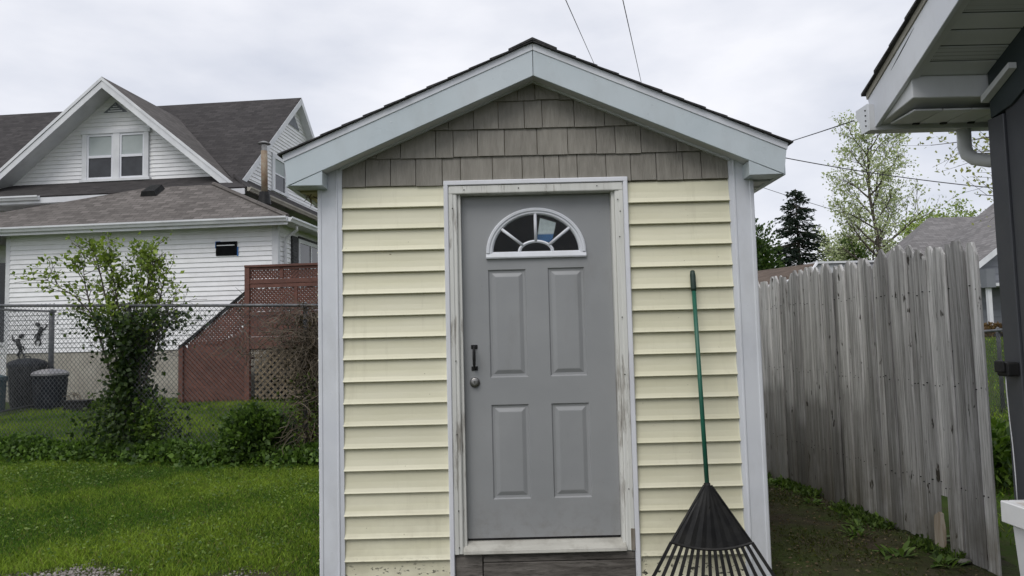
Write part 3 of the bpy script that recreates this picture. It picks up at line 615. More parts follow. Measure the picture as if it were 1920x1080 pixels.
# ================================================================== weathered picket fence on the right
F0, F1 = Vector((2.535, -.06, 0)), Vector((2.30, 3.0, 0)); fdir = (F1-F0).normalized(); fang = math.atan2(fdir.y, fdir.x); fn = Vector((-fdir.y, fdir.x, 0))
pf = root('picket_fence', (2.535, -.06, g1(2.535, -.06)), 'weathered grey wooden picket fence running back beside the yellow shed', 'fence', rz=fang, local=True)
def picket(w, h, lean, kind):
    m = MB(); t = .017; tip = random.uniform(-.012, .012); sh = random.uniform(.05, .085)
    zs = [0, .45, .95, 1.4, h-sh]; rows = []
    bow = random.uniform(-.008, .008); cup = random.uniform(-.004, .006)
    for z in zs:
        o_ = bow*math.sin(z/h*3.1); e = random.uniform(-.0025, .0025)
        rows.append([(-w/2+o_+e, z), (w/2+o_+e, z)])
    top_ = [(tip-.014, h), (tip+.014, h-.004)] if kind else [(-w*.24, h-.004), (w*.27, h)]
    outl = [p[0] for p in rows]+top_+[p[1] for p in reversed(rows)]
    pts = rows+[top_]
    FR = (0, .10, .5, .90, 1)
    for (xa, za), (xb, zb) in pts:
        for f in FR:
            q = 2*f-1; m.v.append((xa+(xb-xa)*f, t/2-.007*(abs(q) > .9)-cup*(1-q*q)-.003*random.random()+.006*lean*q, za+(zb-za)*f))
        for f in reversed(FR): m.v.append((xa+(xb-xa)*f, -t/2, za+(zb-za)*f))
    for i in range(len(pts)-1):
        for j in range(10): m.f.append((i*10+j, i*10+10+j, i*10+10+(j+1) % 10, i*10+(j+1) % 10))
    m.f += [tuple(range(10)), tuple((len(pts)-1)*10+j for j in reversed(range(10)))]
    return m.mesh('picket')
PK = [picket(.124*random.uniform(.90, 1.06), 1.90+random.uniform(-.022, .022), random.uniform(-1, 1), i % 3 > 0) for i in range(14)]
zb0 = g1(2.535, -.06); d = .03; i = 0; NAILS = []
while d < 6.2:
    P = F0+fdir*d; zg = g1(P.x, P.y)-zb0
    h_off = .012*math.sin(d*2.1)+random.uniform(-.012, .012)
    lean = R(random.uniform(-.3, .3)) + R(.5)*math.exp(-d*1.2)
    if i == 4:        # the board whose foot has broken off
        me = picket(.120, 1.56, .4, True); zo = zg+.36
    else: me = PK[random.randrange(14)]; zo = zg+.02+h_off
    wcur = (max(v.co.x for v in me.vertices)-min(v.co.x for v in me.vertices))
    yo = random.uniform(-.003, .003)+(.014 if i % 2 else 0)
    add('picket', me, M['picket'], pf, (d, yo, zo), (R(random.uniform(-.12, .12)), lean, R(random.uniform(-2, 2))))
    NAILS += [(d+s_*.022, z_, yo) for s_ in (-1, 1) for z_ in (.43, 1.06, 1.63)]; d += wcur-random.uniform(.026, .036); i += 1
for z in (.42, 1.05, 1.62):
    m = MB(); m.box(.12, 6.2, -.062, -.024, z-.04, z+.045); m.build('rail', M['picket'], pf, bevel=.003)
for dd in (.42, 2.3, 4.3, 6.05):
    m = MB(); zz = g1(*(F0+fdir*dd)[:2])-zb0
    m.box(dd-.045, dd+.045, -.155, -.064, zz-.2, zz+1.80); m.build('fence_post', M['picket'], pf, bevel=.006)
m = MB()
for x_, z_, y_ in NAILS:
    x_ += random.uniform(-.008, .008); z_ += random.uniform(-.02, .02); m.tube([(x_, y_+.0105, z_), (x_, y_, z_)], .0036, 6)
m.build('nail_heads', M['black'], pf)['kind'] = 'stuff'
# the broken-off foot leaning in the gap
P = F0+fdir*.40+fn*.05
m = MB(); m.v = []; 
for z, w_, o_ in ((0, .040, 0), (.17, .044, .004), (.235, .036, .010), (.262, .012, -.012)):
    m.v += [(-w_+o_, -.009, z), (w_+o_, -.009, z+.008), (w_+o_, .009, z+.008), (-w_+o_, .009, z)]
for r_ in range(3):
    for j in range(4): m.f.append((r_*4+j, r_*4+(j+1) % 4, r_*4+4+(j+1) % 4, r_*4+4+j))
m.f += [(3, 2, 1, 0), (12, 13, 14, 15)]
stub = add('broken_picket', m.mesh('broken_picket'), PM('fresh_broken_wood', (.26,.20,.14), (.46,.42,.36), 5, .85, .4, 30, (5, 5, .6)), None, (P.x, P.y, g1(P.x, P.y)-.01), (R(6), R(6), fang+math.pi/2*0))
tag(stub, 'broken off pale foot of a picket leaning in the gap of the grey fence', 'wood scrap')
m = MB(); vs, fs = stones([0], [0], [0], .085); 
so2 = fast('flat_stone', vs*np.array([1.1, .9, .5]), fs, M['stone']); P = F0+fdir*.19+fn*.06; so2.location = (P.x, P.y, g1(P.x, P.y)+.03)
tag(so2, 'flat grey stone lying at the foot of the wooden fence', 'stone')

# ================================================================== chain link fences on the left
def chain_fence(name, a, b, h, label, posts, wire=.0036, pitch=.036, rail_r=.021, bottom=False):
    a, b = Vector(a), Vector(b); L_ = (b-a).xy.length; ang = math.atan2(b.y-a.y, b.x-a.x)
    r = root(name, (a.x, a.y, g1(a.x, a.y)), label, 'fence', rz=ang, local=True)
    zl = lambda d: g1(a.x+(b.x-a.x)*d/L_, a.y+(b.y-a.y)*d/L_)-g1(a.x, a.y)
    hz = lambda d: h[0]+(h[1]-h[0])*d/L_
    m = MB(); m.tube([(0, 0, hz(0)), (L_, 0, hz(L_))], rail_r, 10); m.build('top_rail', M['galv'], r, smooth=True)
    if bottom: m = MB(); m.tube([(0, 0, zl(0)+.10), (L_, 0, zl(L_)+.10)], rail_r*.8, 8); m.build('bottom_rail', M['galv'], r, smooth=True)
    for d_, rad in posts:
        m = MB(); m.tube([(d_, .045, zl(d_)-.3), (d_, .045, hz(d_)+.02), (d_, .045, hz(d_)+.05)], [rad, rad, rad*.3], 10); m.build('post', M['galv'], r, smooth=True)
        m = MB(); m.tube([(d_, .02, hz(d_)-.03), (d_, .02, hz(d_)+.03)], rad*1.25, 10); m.build('rail_clamp', M['galv'], r)
    nW = int(L_/pitch); dz = pitch
    z0, z1 = min(zl(0), zl(L_)), max(h)
    nz_ = int((z1+.03-z0)/dz); V_, F_ = [], []
    ks = np.arange(nz_+1); zz = z0+ks*dz
    for wi in range(nW+1):
        for ph in (0,):
            x = wi*pitch+np.where((ks+wi) % 2 == 0, 0, pitch)*1.0
            y = np.where(ks % 2 == 0, -.003, .003)
            ok = zz <= (h[0]+(h[1]-h[0])*np.clip(x/L_, 0, 1))+.035
            x_, y_, z_ = x[ok], y[ok], zz[ok]
            n = len(x_); base = len(V_)*1
            c = np.stack([x_, y_, z_], 1)
            tri = np.array([[wire, 0, 0], [-wire*.5, wire*.9, 0], [-wire*.5, -wire*.9, 0]])
            V_.append((c[:, None, :]+tri[None]).reshape(-1, 3)); F_.append(n)
    offs = 0; FF = []
    for v_, n in zip(V_, F_):
        i_ = np.arange(n-1)[:, None]*3+offs
        for j in range(3): FF.append(np.concatenate([i_+j, i_+(j+1) % 3, i_+3+(j+1) % 3, i_+3+j], 1))
        offs += n*3
    o = fast('wire_mesh', np.concatenate(V_), np.concatenate(FF), M['galvwire'], r); o['kind'] = 'stuff'
    return r
CF0, CF1 = Vector((-9.2, 6.55, 0)), Vector((-.9, 4.44, 0)); cfd = (CF1-CF0).normalized()
def onfence(x): t = (x-CF0.x)/cfd.x; return CF0+cfd*t
chain_fence('chain_link_fence', CF0, CF1, (2.17, 1.88), 'long galvanised chain link fence with top rail across the back of the lawn', [(.1, .03), ((-5.40-CF0.x)/cfd.x, .03), (6.6, .03), (8.45, .03)])
chain_fence('chain_link_fence', (-10.6, 7.0, 0), (-10.45, 12.0, 0), (2.26, 2.33), 'short side run of chain link fence ending at a stout post near the bins', [(.05, .03), (2.5, .03), (4.96, .055)], bottom=True)

# ================================================================== white house on the left
HT = R(5.5)
H = root('white_house', (-5.665, 12.7, 0), 'white lap sided house with dark shingle roofs and two gables behind the chain link fence', 'house', rz=-HT, local=True)
def uvs(o, U, Vd):
    me = o.data; l = me.uv_layers.new(name='UVMap'); U = Vector(U); Vd = Vector(Vd)
    for lp in me.loops: p = me.vertices[lp.vertex_index].co; l.data[lp.index].uv = (p.dot(U), p.dot(Vd))
def roofp(name, poly, mat, parent, U, thick=.09):
    P = [Vector(p) for p in poly]; n = (P[1]-P[0]).cross(P[2]-P[0]).normalized()
    if n.z < 0: n = -n
    m = MB(); m.prism(P, -n*thick); o = m.build(name, mat, parent)
    U = Vector(U).normalized(); uvs(o, U, n.cross(U)); return o
def boards(parent, xr, z0, z1, place, mat=None, h=.1143, name='siding_board'):
    """lap boards whose left and right ends at height z come from xr(z); place maps (s, depth, z) to local coordinates"""
    z = z0
    while z < z1-.02:
        zt = min(z+h, z1); a0, b0 = xr(z); a1, b1 = xr(zt)
        if b0-a0 > .03:
            m = MB(); f = -.014; r_ = -.002
            f = -.024; pts = [(a0, f, z), (b0, f, z), (b1, r_, zt), (a1, r_, zt)]; bk = [(a0, .012, z), (b0, .012, z), (b1, .012, zt), (a1, .012, zt)]
            m.v = [place(*p) for p in pts+bk]; m.f = [(0, 1, 2, 3), (7, 6, 5, 4), (1, 0, 4, 5), (2, 1, 5, 6), (3, 2, 6, 7), (0, 3, 7, 4)]
            m.build(name, mat or M['hwhite'], parent)
        z += h
front = lambda y0: (lambda s, d, z: (s, y0+d, z))
sideR = lambda x0: (lambda s, d, z: (x0-d, s, z))
# --- low front wing
m = MB(); m.box(-6.85, -.02, .02, 2.2, .0, 4.45); m.build('wall', M['hwhite'], H)
m = MB(); m.box(-6.84, -.01, -.002, .5, -.1, 1.395); m.box(-.5, .0, .0, 6.0, -.1, 1.395); m.build('foundation', M['found'], H)
boards(H, lambda z: (-6.80, -.12), 1.40, 4.44, front(0)); boards(H, lambda z: (.12, 5.9), 1.40, 4.55, sideR(0))
for x0, x1, y0, y1 in ((-.125, .02, -.022, .005), (.001, .021, .0055, .12), (-6.90, -6.79, -.022, .01)):
    m = MB(); m.box(x0, x1, y0, y1, 1.39, 4.44); m.build('corner_board', M['htrim'], H)
m = MB(); m.box(-10, .40, -.40, .02, 4.325, 4.345); m.box(.021, .40, .0, 6.5, 4.325, 4.344); m.build('soffit', M['htrim'], H)
# recess at the left end with post and dark opening
m = MB(); m.box(-10.5, -6.9, 1.5, 1.7, .0, 4.3); m.build('wall', M['hwhite'], H)
boards(H, lambda z: (-10.4, -6.9), 1.40, 4.3, front(1.49))
m = MB(); m.box(-8.4, -7.0, 1.42, 1.47, 1.6, 3.9); w_ = m.build('window', M['htrim'], H); m = MB(); m.box(-8.3, -7.1, 1.405, 1.419, 1.7, 3.8); m.build('pane', M['dark'], w_)
m = MB(); m.box(-7.25, -7.12, -.3, -.17, .2, 4.32); m.build('porch_post', M['black'], H)
# roof of the wing: front slope, right hip, left hip
RA, RB = (-2.35, 1.43, 5.66), (-4.15, 1.43, 5.66); EL, ER, EB = (-10.0, -.42, 4.40), (.42, -.42, 4.40), (.42, 6.4, 4.40)
roofp('roof', [EL, ER, RA, RB], M['rooflight'], H, (1, 0, 0)); roofp('roof', [ER, EB, (-2.3, 6.4, 5.5), RA], M['rooflight'], H, (0, 1, 0)); roofp('roof', [EL, RB, (-10, 3.0, 4.6)], M['rooflight'], H, (1, -1, 0))
m = MB(); v0, v1 = Vector(ER)+Vector((0, 0, .012)), Vector(RA)+Vector((0, 0, .02)); m.tube([v0, v1], .06, 6); m.build('hip_cap', M['rooflight'], H).data.uv_layers.new(name='UVMap')
def gutter(p0, p1, out_, parent=H, mat=None, w_=.11, h_=.115):
    p0, p1, o_ = Vector(p0), Vector(p1), Vector(out_).normalized()
    pr = [(0, 0), (0, -h_), (w_*.55, -h_), (w_*.75, -h_*.6), (w_, -h_*.35), (w_, .0), (w_*.9, .0), (w_*.9, -.02), (.012, -.02)]
    m = MB(); m.prism([p0+o_*a+Vector((0, 0, b)) for a, b in pr], p1-p0); return m.build('gutter', mat or M['htrim'], parent)
gutter((-10, -.43, 4.405), (.43, -.43, 4.405), (0, -1, 0)); gutter((.435, -.43, 4.40), (.435, 6.4, 4.40), (1, 0, 0))
m = MB(); m.box(-10, .42, -.425, -.40, 4.22, 4.34); m.build('fascia', M['htrim'], H)
m = MB(); m.tube([(.40, .15, 4.28), (.40, .2, 4.18), (.09, .3, 4.02), (.07, .3, 3.9), (.07, .3, 1.2)], .036, 8); m.build('downspout', M['htrim'], H, smooth=True)
# vent window with blue tape, roof vent, stove pipe
m = MB(); m.box(-1.50, -.98, -.05, -.018, 3.60, 3.93); vw = m.build('vent_window', M['void'], H, bevel=.004)
m = MB(); m.box(-1.47, -1.03, -.062, -.0505, 3.83, 3.85); m.build('vent_bar', M['htrim'], vw)
m = MB(); m.box(-1.522, -1.502, -.036, -.026, 3.78, 3.94); m.box(-.978, -.950, -.036, -.026, 3.58, 3.80); m.box(-1.50, -1.40, -.036, -.026, 3.932, 3.945); m.build('blue_tape', M['blue'], vw)
m = MB(); m.v = [(-4.05, .93, 5.30), (-3.60, .93, 5.30), (-3.60, 1.32, 5.57), (-4.05, 1.32, 5.57), (-4.00, .90, 5.45), (-3.66, .90, 5.45), (-3.68, 1.27, 5.69), (-3.98, 1.27, 5.69)]
m.f = [(0, 1, 5, 4), (1, 2, 6, 5), (2, 3, 7, 6), (3, 0, 4, 7), (4, 5, 6, 7)]; m.build('roof_vent', M['black'], H)
m = MB(); m.tube([(-.86, 1.2, 5.03), (-.86, 1.2, 5.35)], [.17, .125], 14); m.build('pipe_boot', M['black'], H)
m = MB(); m.tube([(-.86, 1.2, 5.3), (-.87, 1.2, 6.42)], .082, 14); sp_ = m.build('stove_pipe', M['rustpipe'], H, smooth=True)
m = MB(); m.tube([(-.87, 1.2, 6.40), (-.87, 1.2, 6.58)], .074, 14); m.build('pipe_collar', M['nickel'], sp_)
m = MB(); m.lathe([(.16, 0), (.16, .02), (.05, .07), (.01, .08)], (-.87, 1.2, 6.60), 18); m.build('pipe_cap', M['nickel'], sp_)
# shutter and window on the right-hand wall
m = MB(); m.box(.022, .05, .75, 1.15, 2.9, 4.14)
for k in range(15): m.box(.05, .06, .79, 1.11, 2.95+.075*k, 2.95+.075*k+.045)
m.build('shutter', M['black'], H)
m = MB(); m.box(.018, .05, 1.2, 2.9, 4.02, 4.12); m.box(.018, .05, 1.2, 1.27, 2.9, 4.02); m.box(.018, .05, 2.0, 2.06, 2.9, 4.02); m.box(.018, .05, 2.84, 2.9, 2.9, 4.02); m.box(.018, .045, 1.2, 2.9, 3.42, 3.48); sw = m.build('window', M['htrim'], H)
for a, b in ((1.272, 1.998), (2.062, 2.838)):
    m = MB(); m.box(.0175, .03, a, b, 2.92, 4.018); m.build('pane', M['dark'], sw)
m = MB(); m.box(.018, .06, 1.19, 2.91, 4.125, 4.18); m.build('window_head', M['black'], sw)
# --- main block: wall core, skirt roofs, cross gable, main roof
GXP = -2.2; SL = .873
m = MB(); m.box(-16, GXP-.02, 2.25, 10.6, 0, 5.75); m.prism([(GXP-.02, 2.25, 5.75), (GXP-.02, 10.6, 5.75), (GXP-.02, 6.4, 9.45)], (-13.5, 0, 0))
m.prism([(-9.3, 2.57, 5.75), (-2.4, 2.57, 5.75), (-5.8, 2.57, 8.75)], (0, 3.6, 0)); m.build('wall', M['hwhite'], H)
dsl = .826
boards(H, lambda z: (-5.8-(8.80-z)/dsl, -5.8+(8.80-z)/dsl), 6.14, 8.78, front(2.55))
boards(H, lambda z: (6.4-(9.50-z)/SL, 6.4+(9.50-z)/SL), 5.95, 9.4, sideR(GXP))
MR = [(-16, 2.0, 5.78), (-1.95, 2.0, 5.78), (-1.95, 6.4, 9.62), (-16, 6.4, 9.62)]
# front slope of the main roof right of the cross gable, and left of it
roofp('roof', [(-5.8, 5.50, 8.835), (-1.97, 2.0, 5.78), (-1.95, 2.0, 5.78), (-1.95, 6.4, 9.62), (-5.8, 6.4, 9.62)], M['roofdark'], H, (1, 0, 0))
roofp('roof', [(-16, 2.0, 5.78), (-9.6, 2.0, 5.78), (-5.8, 5.50, 8.835), (-5.8, 6.4, 9.62), (-16, 6.4, 9.62)], M['roofdark'], H, (1, 0, 0))
roofp('roof', [(-16, 6.4, 9.62), (-1.95, 6.4, 9.62), (-1.95, 10.8, 5.78), (-16, 10.8, 5.78)], M['roofdark'], H, (1, 0, 0))
# cross gable roof slopes
AP = Vector((-5.8, 1.85, 8.91)); BK = Vector((-5.8, 5.60, 8.91))
ROOFC = mat_roof('mid_shingle_roof', (.085,.078,.074), (.13,.12,.114), (.055,.05,.048))
roofp('roof', [AP, (-1.93, 1.85, 5.72), (-1.97, 2.02, 5.74), BK], ROOFC, H, (0, 1, 0)); roofp('roof', [AP, (-9.67, 1.85, 5.72), (-9.63, 2.02, 5.74), BK], ROOFC, H, (0, 1, 0))
def rake(p0, p1, drop, d, parent=H, name='rake_board'):
    m = MB(); p0, p1 = Vector(p0), Vector(p1); dz = Vector((0, 0, -drop)); m.prism([p0, p1, p1+dz, p0+dz], d); return m.build(name, M['htrim'], parent)
for s in (-1, 1):
    rake((-5.8, 1.835, 8.90), (-5.8+s*3.88, 1.835, 5.70), .10, (0, .03, 0)); rake((-5.8, 1.855, 8.80), (-5.8+s*3.80, 1.855, 5.665), .20, (0, .03, 0))
    m = MB(); m.prism([(-5.8, 1.87, 8.76), (-5.8+s*3.75, 1.87, 5.66), (-5.8+s*3.75, 1.87, 5.64), (-5.8, 1.87, 8.74)], (0, .70, 0)); m.build('soffit', M['htrim'], H)
    e = (2.0, 5.76) if s < 0 else (10.8, 5.76)
    rake((-1.935, 6.4, 9.60), (-1.935, e[0], e[1]), .22, (-.03, 0, 0))
    m = MB(); m.prism([(-1.96, 6.4, 9.40), (-1.96, e[0], e[1]-.2), (-1.96, e[0], e[1]-.22), (-1.96, 6.4, 9.38)], (-.26, 0, 0)); m.build('soffit', M['htrim'], H)
# skirt roofs below the gables with gutters
roofp('skirt_roof', [(-10.2, 1.42, 5.57), (-1.45, 1.42, 5.57), (-2.2, 2.54, 6.16), (-10.2, 2.54, 6.16)], M['roofdark'], H, (1, 0, 0), .06)
roofp('skirt_roof', [(-1.45, 1.42, 5.57), (-1.45, 10.8, 5.57), (-2.18, 10.8, 6.12), (-2.18, 2.19, 6.12)], M['roofdark'], H, (0, 1, 0), .06)
gutter((-10.2, 1.42, 5.575), (-7.2, 1.42, 5.575), (0, -1, 0)); gutter((-1.445, 1.45, 5.575), (-1.445, 10.8, 5.575), (1, 0, 0), mat=M['found'])
m = MB(); m.box(-10.2, -1.5, 1.425, 1.45, 5.38, 5.53); m.build('fascia', M['htrim'], H)
m = MB(); m.box(-10.2, -2.2, 1.46, 2.24, 5.36, 5.38); m.build('soffit', M['htrim'], H)
# double window and vents
m = MB(); m.box(-6.80, -6.66, 2.470, 2.535, 6.21, 7.51); m.box(-5.88, -5.68, 2.470, 2.535, 6.21, 7.51); m.box(-4.95, -4.82, 2.470, 2.535, 6.21, 7.51); m.box(-6.84, -4.78, 2.455, 2.535, 7.51, 7.61); m.box(-6.86, -4.76, 2.440, 2.535, 6.14, 6.21)
dw = m.build('double_window', M['htrim'], H)
for x0, x1 in ((-6.66, -5.88), (-5.68, -4.95)):
    m = MB(); m.box(x0, x0+.05, 2.490, 2.534, 6.21, 7.51); m.box(x1-.05, x1, 2.490, 2.534, 6.21, 7.51); m.box(x0+.05, x1-.05, 2.490, 2.534, 7.44, 7.51); m.box(x0+.05, x1-.05, 2.480, 2.534, 6.82, 6.89); m.box(x0+.05, x1-.05, 2.490, 2.534, 6.21, 6.27); m.build('sash', M['vinyl'], dw)
    m = MB(); m.box(x0+.05, x1-.05, 2.515, 2.530, 6.27, 6.82); m.build('pane', M['dark'], dw)
    m = MB(); m.box(x0+.05, x1-.05, 2.515, 2.530, 6.89, 7.44); m.build('window_shade', M['shade'], dw)
m = MB(); m.prism([(-6.21, 2.525, 8.12), (-5.49, 2.525, 8.12), (-5.85, 2.525, 8.42)], (0, .02, 0)); gv = m.build('gable_vent', M['bluehouse'], H)
for k in range(4):
    z = 8.14+.065*k; hw = .33*(1-(z-8.03)/.30); m = MB(); m.box(-5.85-hw, -5.85+hw, 2.500, 2.524, z, z+.03); m.build('louvre', M['htrim'], gv)
m = MB(); m.prism([(GXP+.02, 5.85, 8.60), (GXP+.02, 6.75, 8.60), (GXP+.02, 6.3, 9.0)], (.02, 0, 0)); m.build('gable_vent', M['bluehouse'], H)
m = MB(); m.box(GXP+.015, GXP+.06, 4.60, 5.72, 7.18, 7.32); m.box(GXP+.015, GXP+.06, 4.60, 4.78, 6.22, 7.18); m.box(GXP+.015, GXP+.06, 5.52, 5.72, 6.22, 7.18); m.box(GXP+.015, GXP+.07, 4.56, 5.76, 6.14, 6.22); gw = m.build('window', M['htrim'], H)
m = MB(); m.box(GXP+.016, GXP+.03, 4.781, 5.519, 6.221, 6.70); m.build('pane', M['dark'], gw); m = MB(); m.box(GXP+.016, GXP+.032, 4.781, 5.519, 6.745, 7.179); m.build('window_shade', M['shade'], gw)
m = MB(); m.box(GXP+.016, GXP+.045, 4.781, 5.519, 6.701, 6.744); m.build('sash', M['vinyl'], gw)
# small dark metal figures hung on the siding, seen as silhouettes
def ornament(cx, cz, s, flip, label):
    m = MB(); y = -.03
    P = lambda a, b: (cx+a*s*flip, y, cz+b*s)
    m.tube([P(-.06, -.16), P(0, 0), P(.03, .12)], [.03*s, .055*s, .03*s], 6); m.tube([P(-.03, .16), P(-.10, .20)], [.05*s, .04*s], 6)
    for a in ([P(.02, .05), P(.12, .08), P(.17, .18)], [P(.0, -.02), P(-.11, -.06), P(-.14, -.14)], [P(-.03, -.14), P(.02, -.24), P(-.03, -.32)], [P(-.04, -.14), P(-.12, -.22), P(-.10, -.30)]): m.tube(a, [.022*s, .018*s, .010*s], 5)
    m.v = [(-5.665+x*math.cos(HT)+yy*math.sin(HT), 12.7-x*math.sin(HT)+yy*math.cos(HT), z) for x, yy, z in m.v]
    b_ = (-5.665+cx*math.cos(HT), 12.7-cx*math.sin(HT), cz)
    top(m, 'wall_ornament', M['black'], b_, label, 'ornament')
ornament(-5.95, 1.90, 1.05, 1, 'upper black metal climbing figure hung on the white siding above the grey bin')
ornament(-6.50, 1.62, 1.1, -1, 'lower black metal climbing figure on the white siding behind the leftmost dark bin')

# ------------------------------------------------------------------ red stained deck and stair
dk = root('stair_deck', (-5.665, 12.7, 0), 'reddish brown deck and stair with lattice railings beside the white house', 'deck', rz=-HT, local=True)
YD = -1.3
def slats(name, poly_in, x0, x1, z0, z1, pitch, wd, y, mat, parent, single=False):
    """two layers of diagonal strips clipped to the region poly_in(x, z)"""
    m = MB(); L_ = (x1-x0)+(z1-z0)
    for lay, sg in ((0, 1), (1, -1)):
        c = -L_
        while c < L_:
            # strip x - x0 = t, z = z0 + sg*t + c
            run = []
            n = 90
            for i_ in range(n+1):
                x = x0+(x1-x0)*i_/n; z = (z0 if sg > 0 else z1)+sg*(x-x0)+c*sg
                if z0 <= z <= z1 and poly_in(x, z): run.append((x, z))
                elif run: break
            if len(run) > 1:
                (xa, za), (xb, zb) = run[0], run[-1]; nx_, nz_ = -sg*.7071*wd/2, .7071*wd/2; yy = y+lay*.008
                mm = MB() if single else m
                mm.prism([(xa-nx_, yy, za-nz_), (xb-nx_, yy, zb-nz_), (xb+nx_, yy, zb+nz_), (xa+nx_, yy, za+nz_)], (0, .007, 0))
                if single: mm.build('lattice_slat', mat, parent)
            c += pitch
    if not single: o = m.build(name, mat, parent); o['kind'] = 'stuff'
one = lambda x, z: True
# upper rail band
for x0, x1, z0, z1, y0, y1 in ((-.16, 2.2, 3.15, 3.20, -.06, .06), (-.16, 2.2, 2.79, 2.89, -.03, .02), (-.16, -.05, .25, 3.149, -.045, .045), (2.0, 2.1, .25, 3.149, -.045, .045), (.62, .70, 2.9, 3.149, -.02, .03), (-.05, 2.0, 3.09, 3.149, -.02, .02), (-.05, 2.0, 2.10, 2.18, -.03, .02), (-.05, 2.0, 2.70, 2.789, -.02, .02), (.95, 1.02, 2.18, 2.7, -.02, .03), (-.05, 2.0, 1.38, 1.64, -.03, .03)):
    m = MB(); m.box(x0, x1, YD+y0, YD+y1, z0, z1); m.build('deck_board', M['red'], dk, bevel=.004)
slats('lattice', one, -.05, 2.0, 2.89, 3.09, .085, .045, YD, M['red'], dk); slats('lattice', one, -.05, 2.0, 2.18, 2.70, .085, .045, YD, M['red'], dk)
for k in range(12):
    m = MB(); m.box(-.049+.171*k, -.049+.171*k+.167, YD-.012, YD+.012, 1.645, 2.098); m.build('deck_board', M['red'], dk)
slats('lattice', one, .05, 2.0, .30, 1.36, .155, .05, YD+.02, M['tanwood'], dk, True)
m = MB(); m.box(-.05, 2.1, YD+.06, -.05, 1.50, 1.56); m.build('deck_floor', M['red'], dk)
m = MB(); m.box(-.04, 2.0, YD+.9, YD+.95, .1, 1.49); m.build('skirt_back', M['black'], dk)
# stair: sloped top, lattice band and diagonal boards
SLT = lambda x: 2.60+(x+.16)*(1.13/1.46)
tp = MB(); tp.prism([(-1.66, YD-.05, SLT(-1.66)-.03), (-.16, YD-.05, SLT(-.16)-.03), (-.16, YD-.05, SLT(-.16)+.03), (-1.66, YD-.05, SLT(-1.66)+.03)], (0, .1, 0)); tp.build('stair_handrail', M['black'], dk)
slats('lattice', lambda x, z: SLT(x)-.66+.1*0 < z < SLT(x)-.04 and z > 1.50-.0*x, -1.6, -.16, .9, 2.6, .085, .045, YD, M['red'], dk)
c = -2.6
while c < 2.2:      # diagonal planks of the stair side, falling to the right
    low, hi_ = [], []
    xs_ = np.linspace(-1.6, -.165, 60); run = [(x, -1.0*(x+1.6)+c+1.5) for x in xs_]
    run = [(x, z) for x, z in run if .26 < z < min(SLT(x)-.62, 1.9) or (.26 < z < 1.55 and z < SLT(x)-.06)]
    if len(run) > 2:
        (xa, za), (xb, zb) = run[0], run[-1]; h_ = .046
        m = MB(); m.prism([(xa, YD+.012, za-h_), (xb, YD+.012, zb-h_), (xb, YD+.012, zb+h_), (xa, YD+.012, za+h_)], (0, .016, 0)); m.build('stair_plank', M['red'], dk)
    c += .104
m = MB(); m.box(-1.66, -1.56, YD-.04, YD+.04, .2, 1.50); m.build('deck_board', M['red'], dk)
for k in range(6):
    m = MB(); x = -1.5+.23*k; m.box(x, x+.28, YD+.06, -.12, .35+.2*k, .39+.2*k); m.build('stair_tread', M['red'], dk)
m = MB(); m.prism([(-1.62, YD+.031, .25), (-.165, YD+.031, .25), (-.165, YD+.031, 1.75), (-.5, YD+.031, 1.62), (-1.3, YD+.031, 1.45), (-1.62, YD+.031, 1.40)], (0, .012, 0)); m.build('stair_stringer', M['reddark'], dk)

# ------------------------------------------------------------------ bins and clutter by the house
def bin_(x, y, r, h, lid, label, mats):
    z = g1(x, y); b = root('dustbin', (x, y, z), label, 'bin')
    m = MB(); m.lathe([(r*.80, 0), (r*.84, .02), (r*.98, h*.93), (r*1.04, h*.94), (r*1.04, h)], (x, y, z), 22); m.build('body', mats[0], b, smooth=False)
    for k in range(12):
        a = k/12*6.283; m = MB(); m.tube([(x+r*.83*math.cos(a), y+r*.83*math.sin(a), z+.06), (x+r*.965*math.cos(a), y+r*.965*math.sin(a), z+h*.88)], .014, 5); m.build('rib', mats[0], b)
    m = MB(); m.lathe([(r*1.07, h*.985), (r*1.07, h*1.04), (r*.9, h*1.10), (r*.5, h*1.15), (r*.1, h*1.165)], (x, y, z), 22); m.build('lid', mats[1], b)
    m = MB(); m.tube([(x-.08, y, z+h*1.15), (x-.05, y, z+h*1.21), (x+.05, y, z+h*1.21), (x+.08, y, z+h*1.15)], .014, 6); m.build('lid_handle', mats[0], b)
bin_(-10.02, 11.2, .33, .74, 0, 'round dark grey dustbin with pale grey lid standing by the side fence post', (M['bin'], M['binlid']))
bin_(-10.85, 11.7, .36, .92, 0, 'black dustbin left of the pale lidded one by the white house', (M['black'], M['bin']))
m = MB(); m.lathe([(.20, 0), (.24, .02), (.26, .62), (.28, .64), (.28, .72), (.10, .78)], (-11.05, 10.9, g1(-11.05, 10.9)), 18); m.build
top(m, 'storage_tub', M['teallid'], (-11.05, 10.9, g1(-11.05, 10.9)), 'teal plastic tub at the far left edge beside the black dustbin', 'tub')
pl = root('planter_tray', (-9.25, 10.9, g1(-9.25, 10.9)), 'low black planter tray with dead stems beside the side fence post', 'planter')
zz = g1(-9.25, 10.9); m = MB(); m.box(-9.48, -9.02, 10.78, 11.02, zz, zz+.20); m.box(-9.51, -8.99, 10.75, 11.05, zz+.2, zz+.235); m.build('tray', M['black'], pl, bevel=.01)
m = MB()
for k in range(14):
    x = -9.25+random.uniform(-.2, .2); m.tube([(x, 10.9, zz+.2), (x+random.uniform(-.1, .1), 10.88, zz+.33), (x+random.uniform(-.2, .2), 10.86, zz+random.uniform(.3, .42))], .006, 4)
m.build('dead_stems', M['twig'], pl)

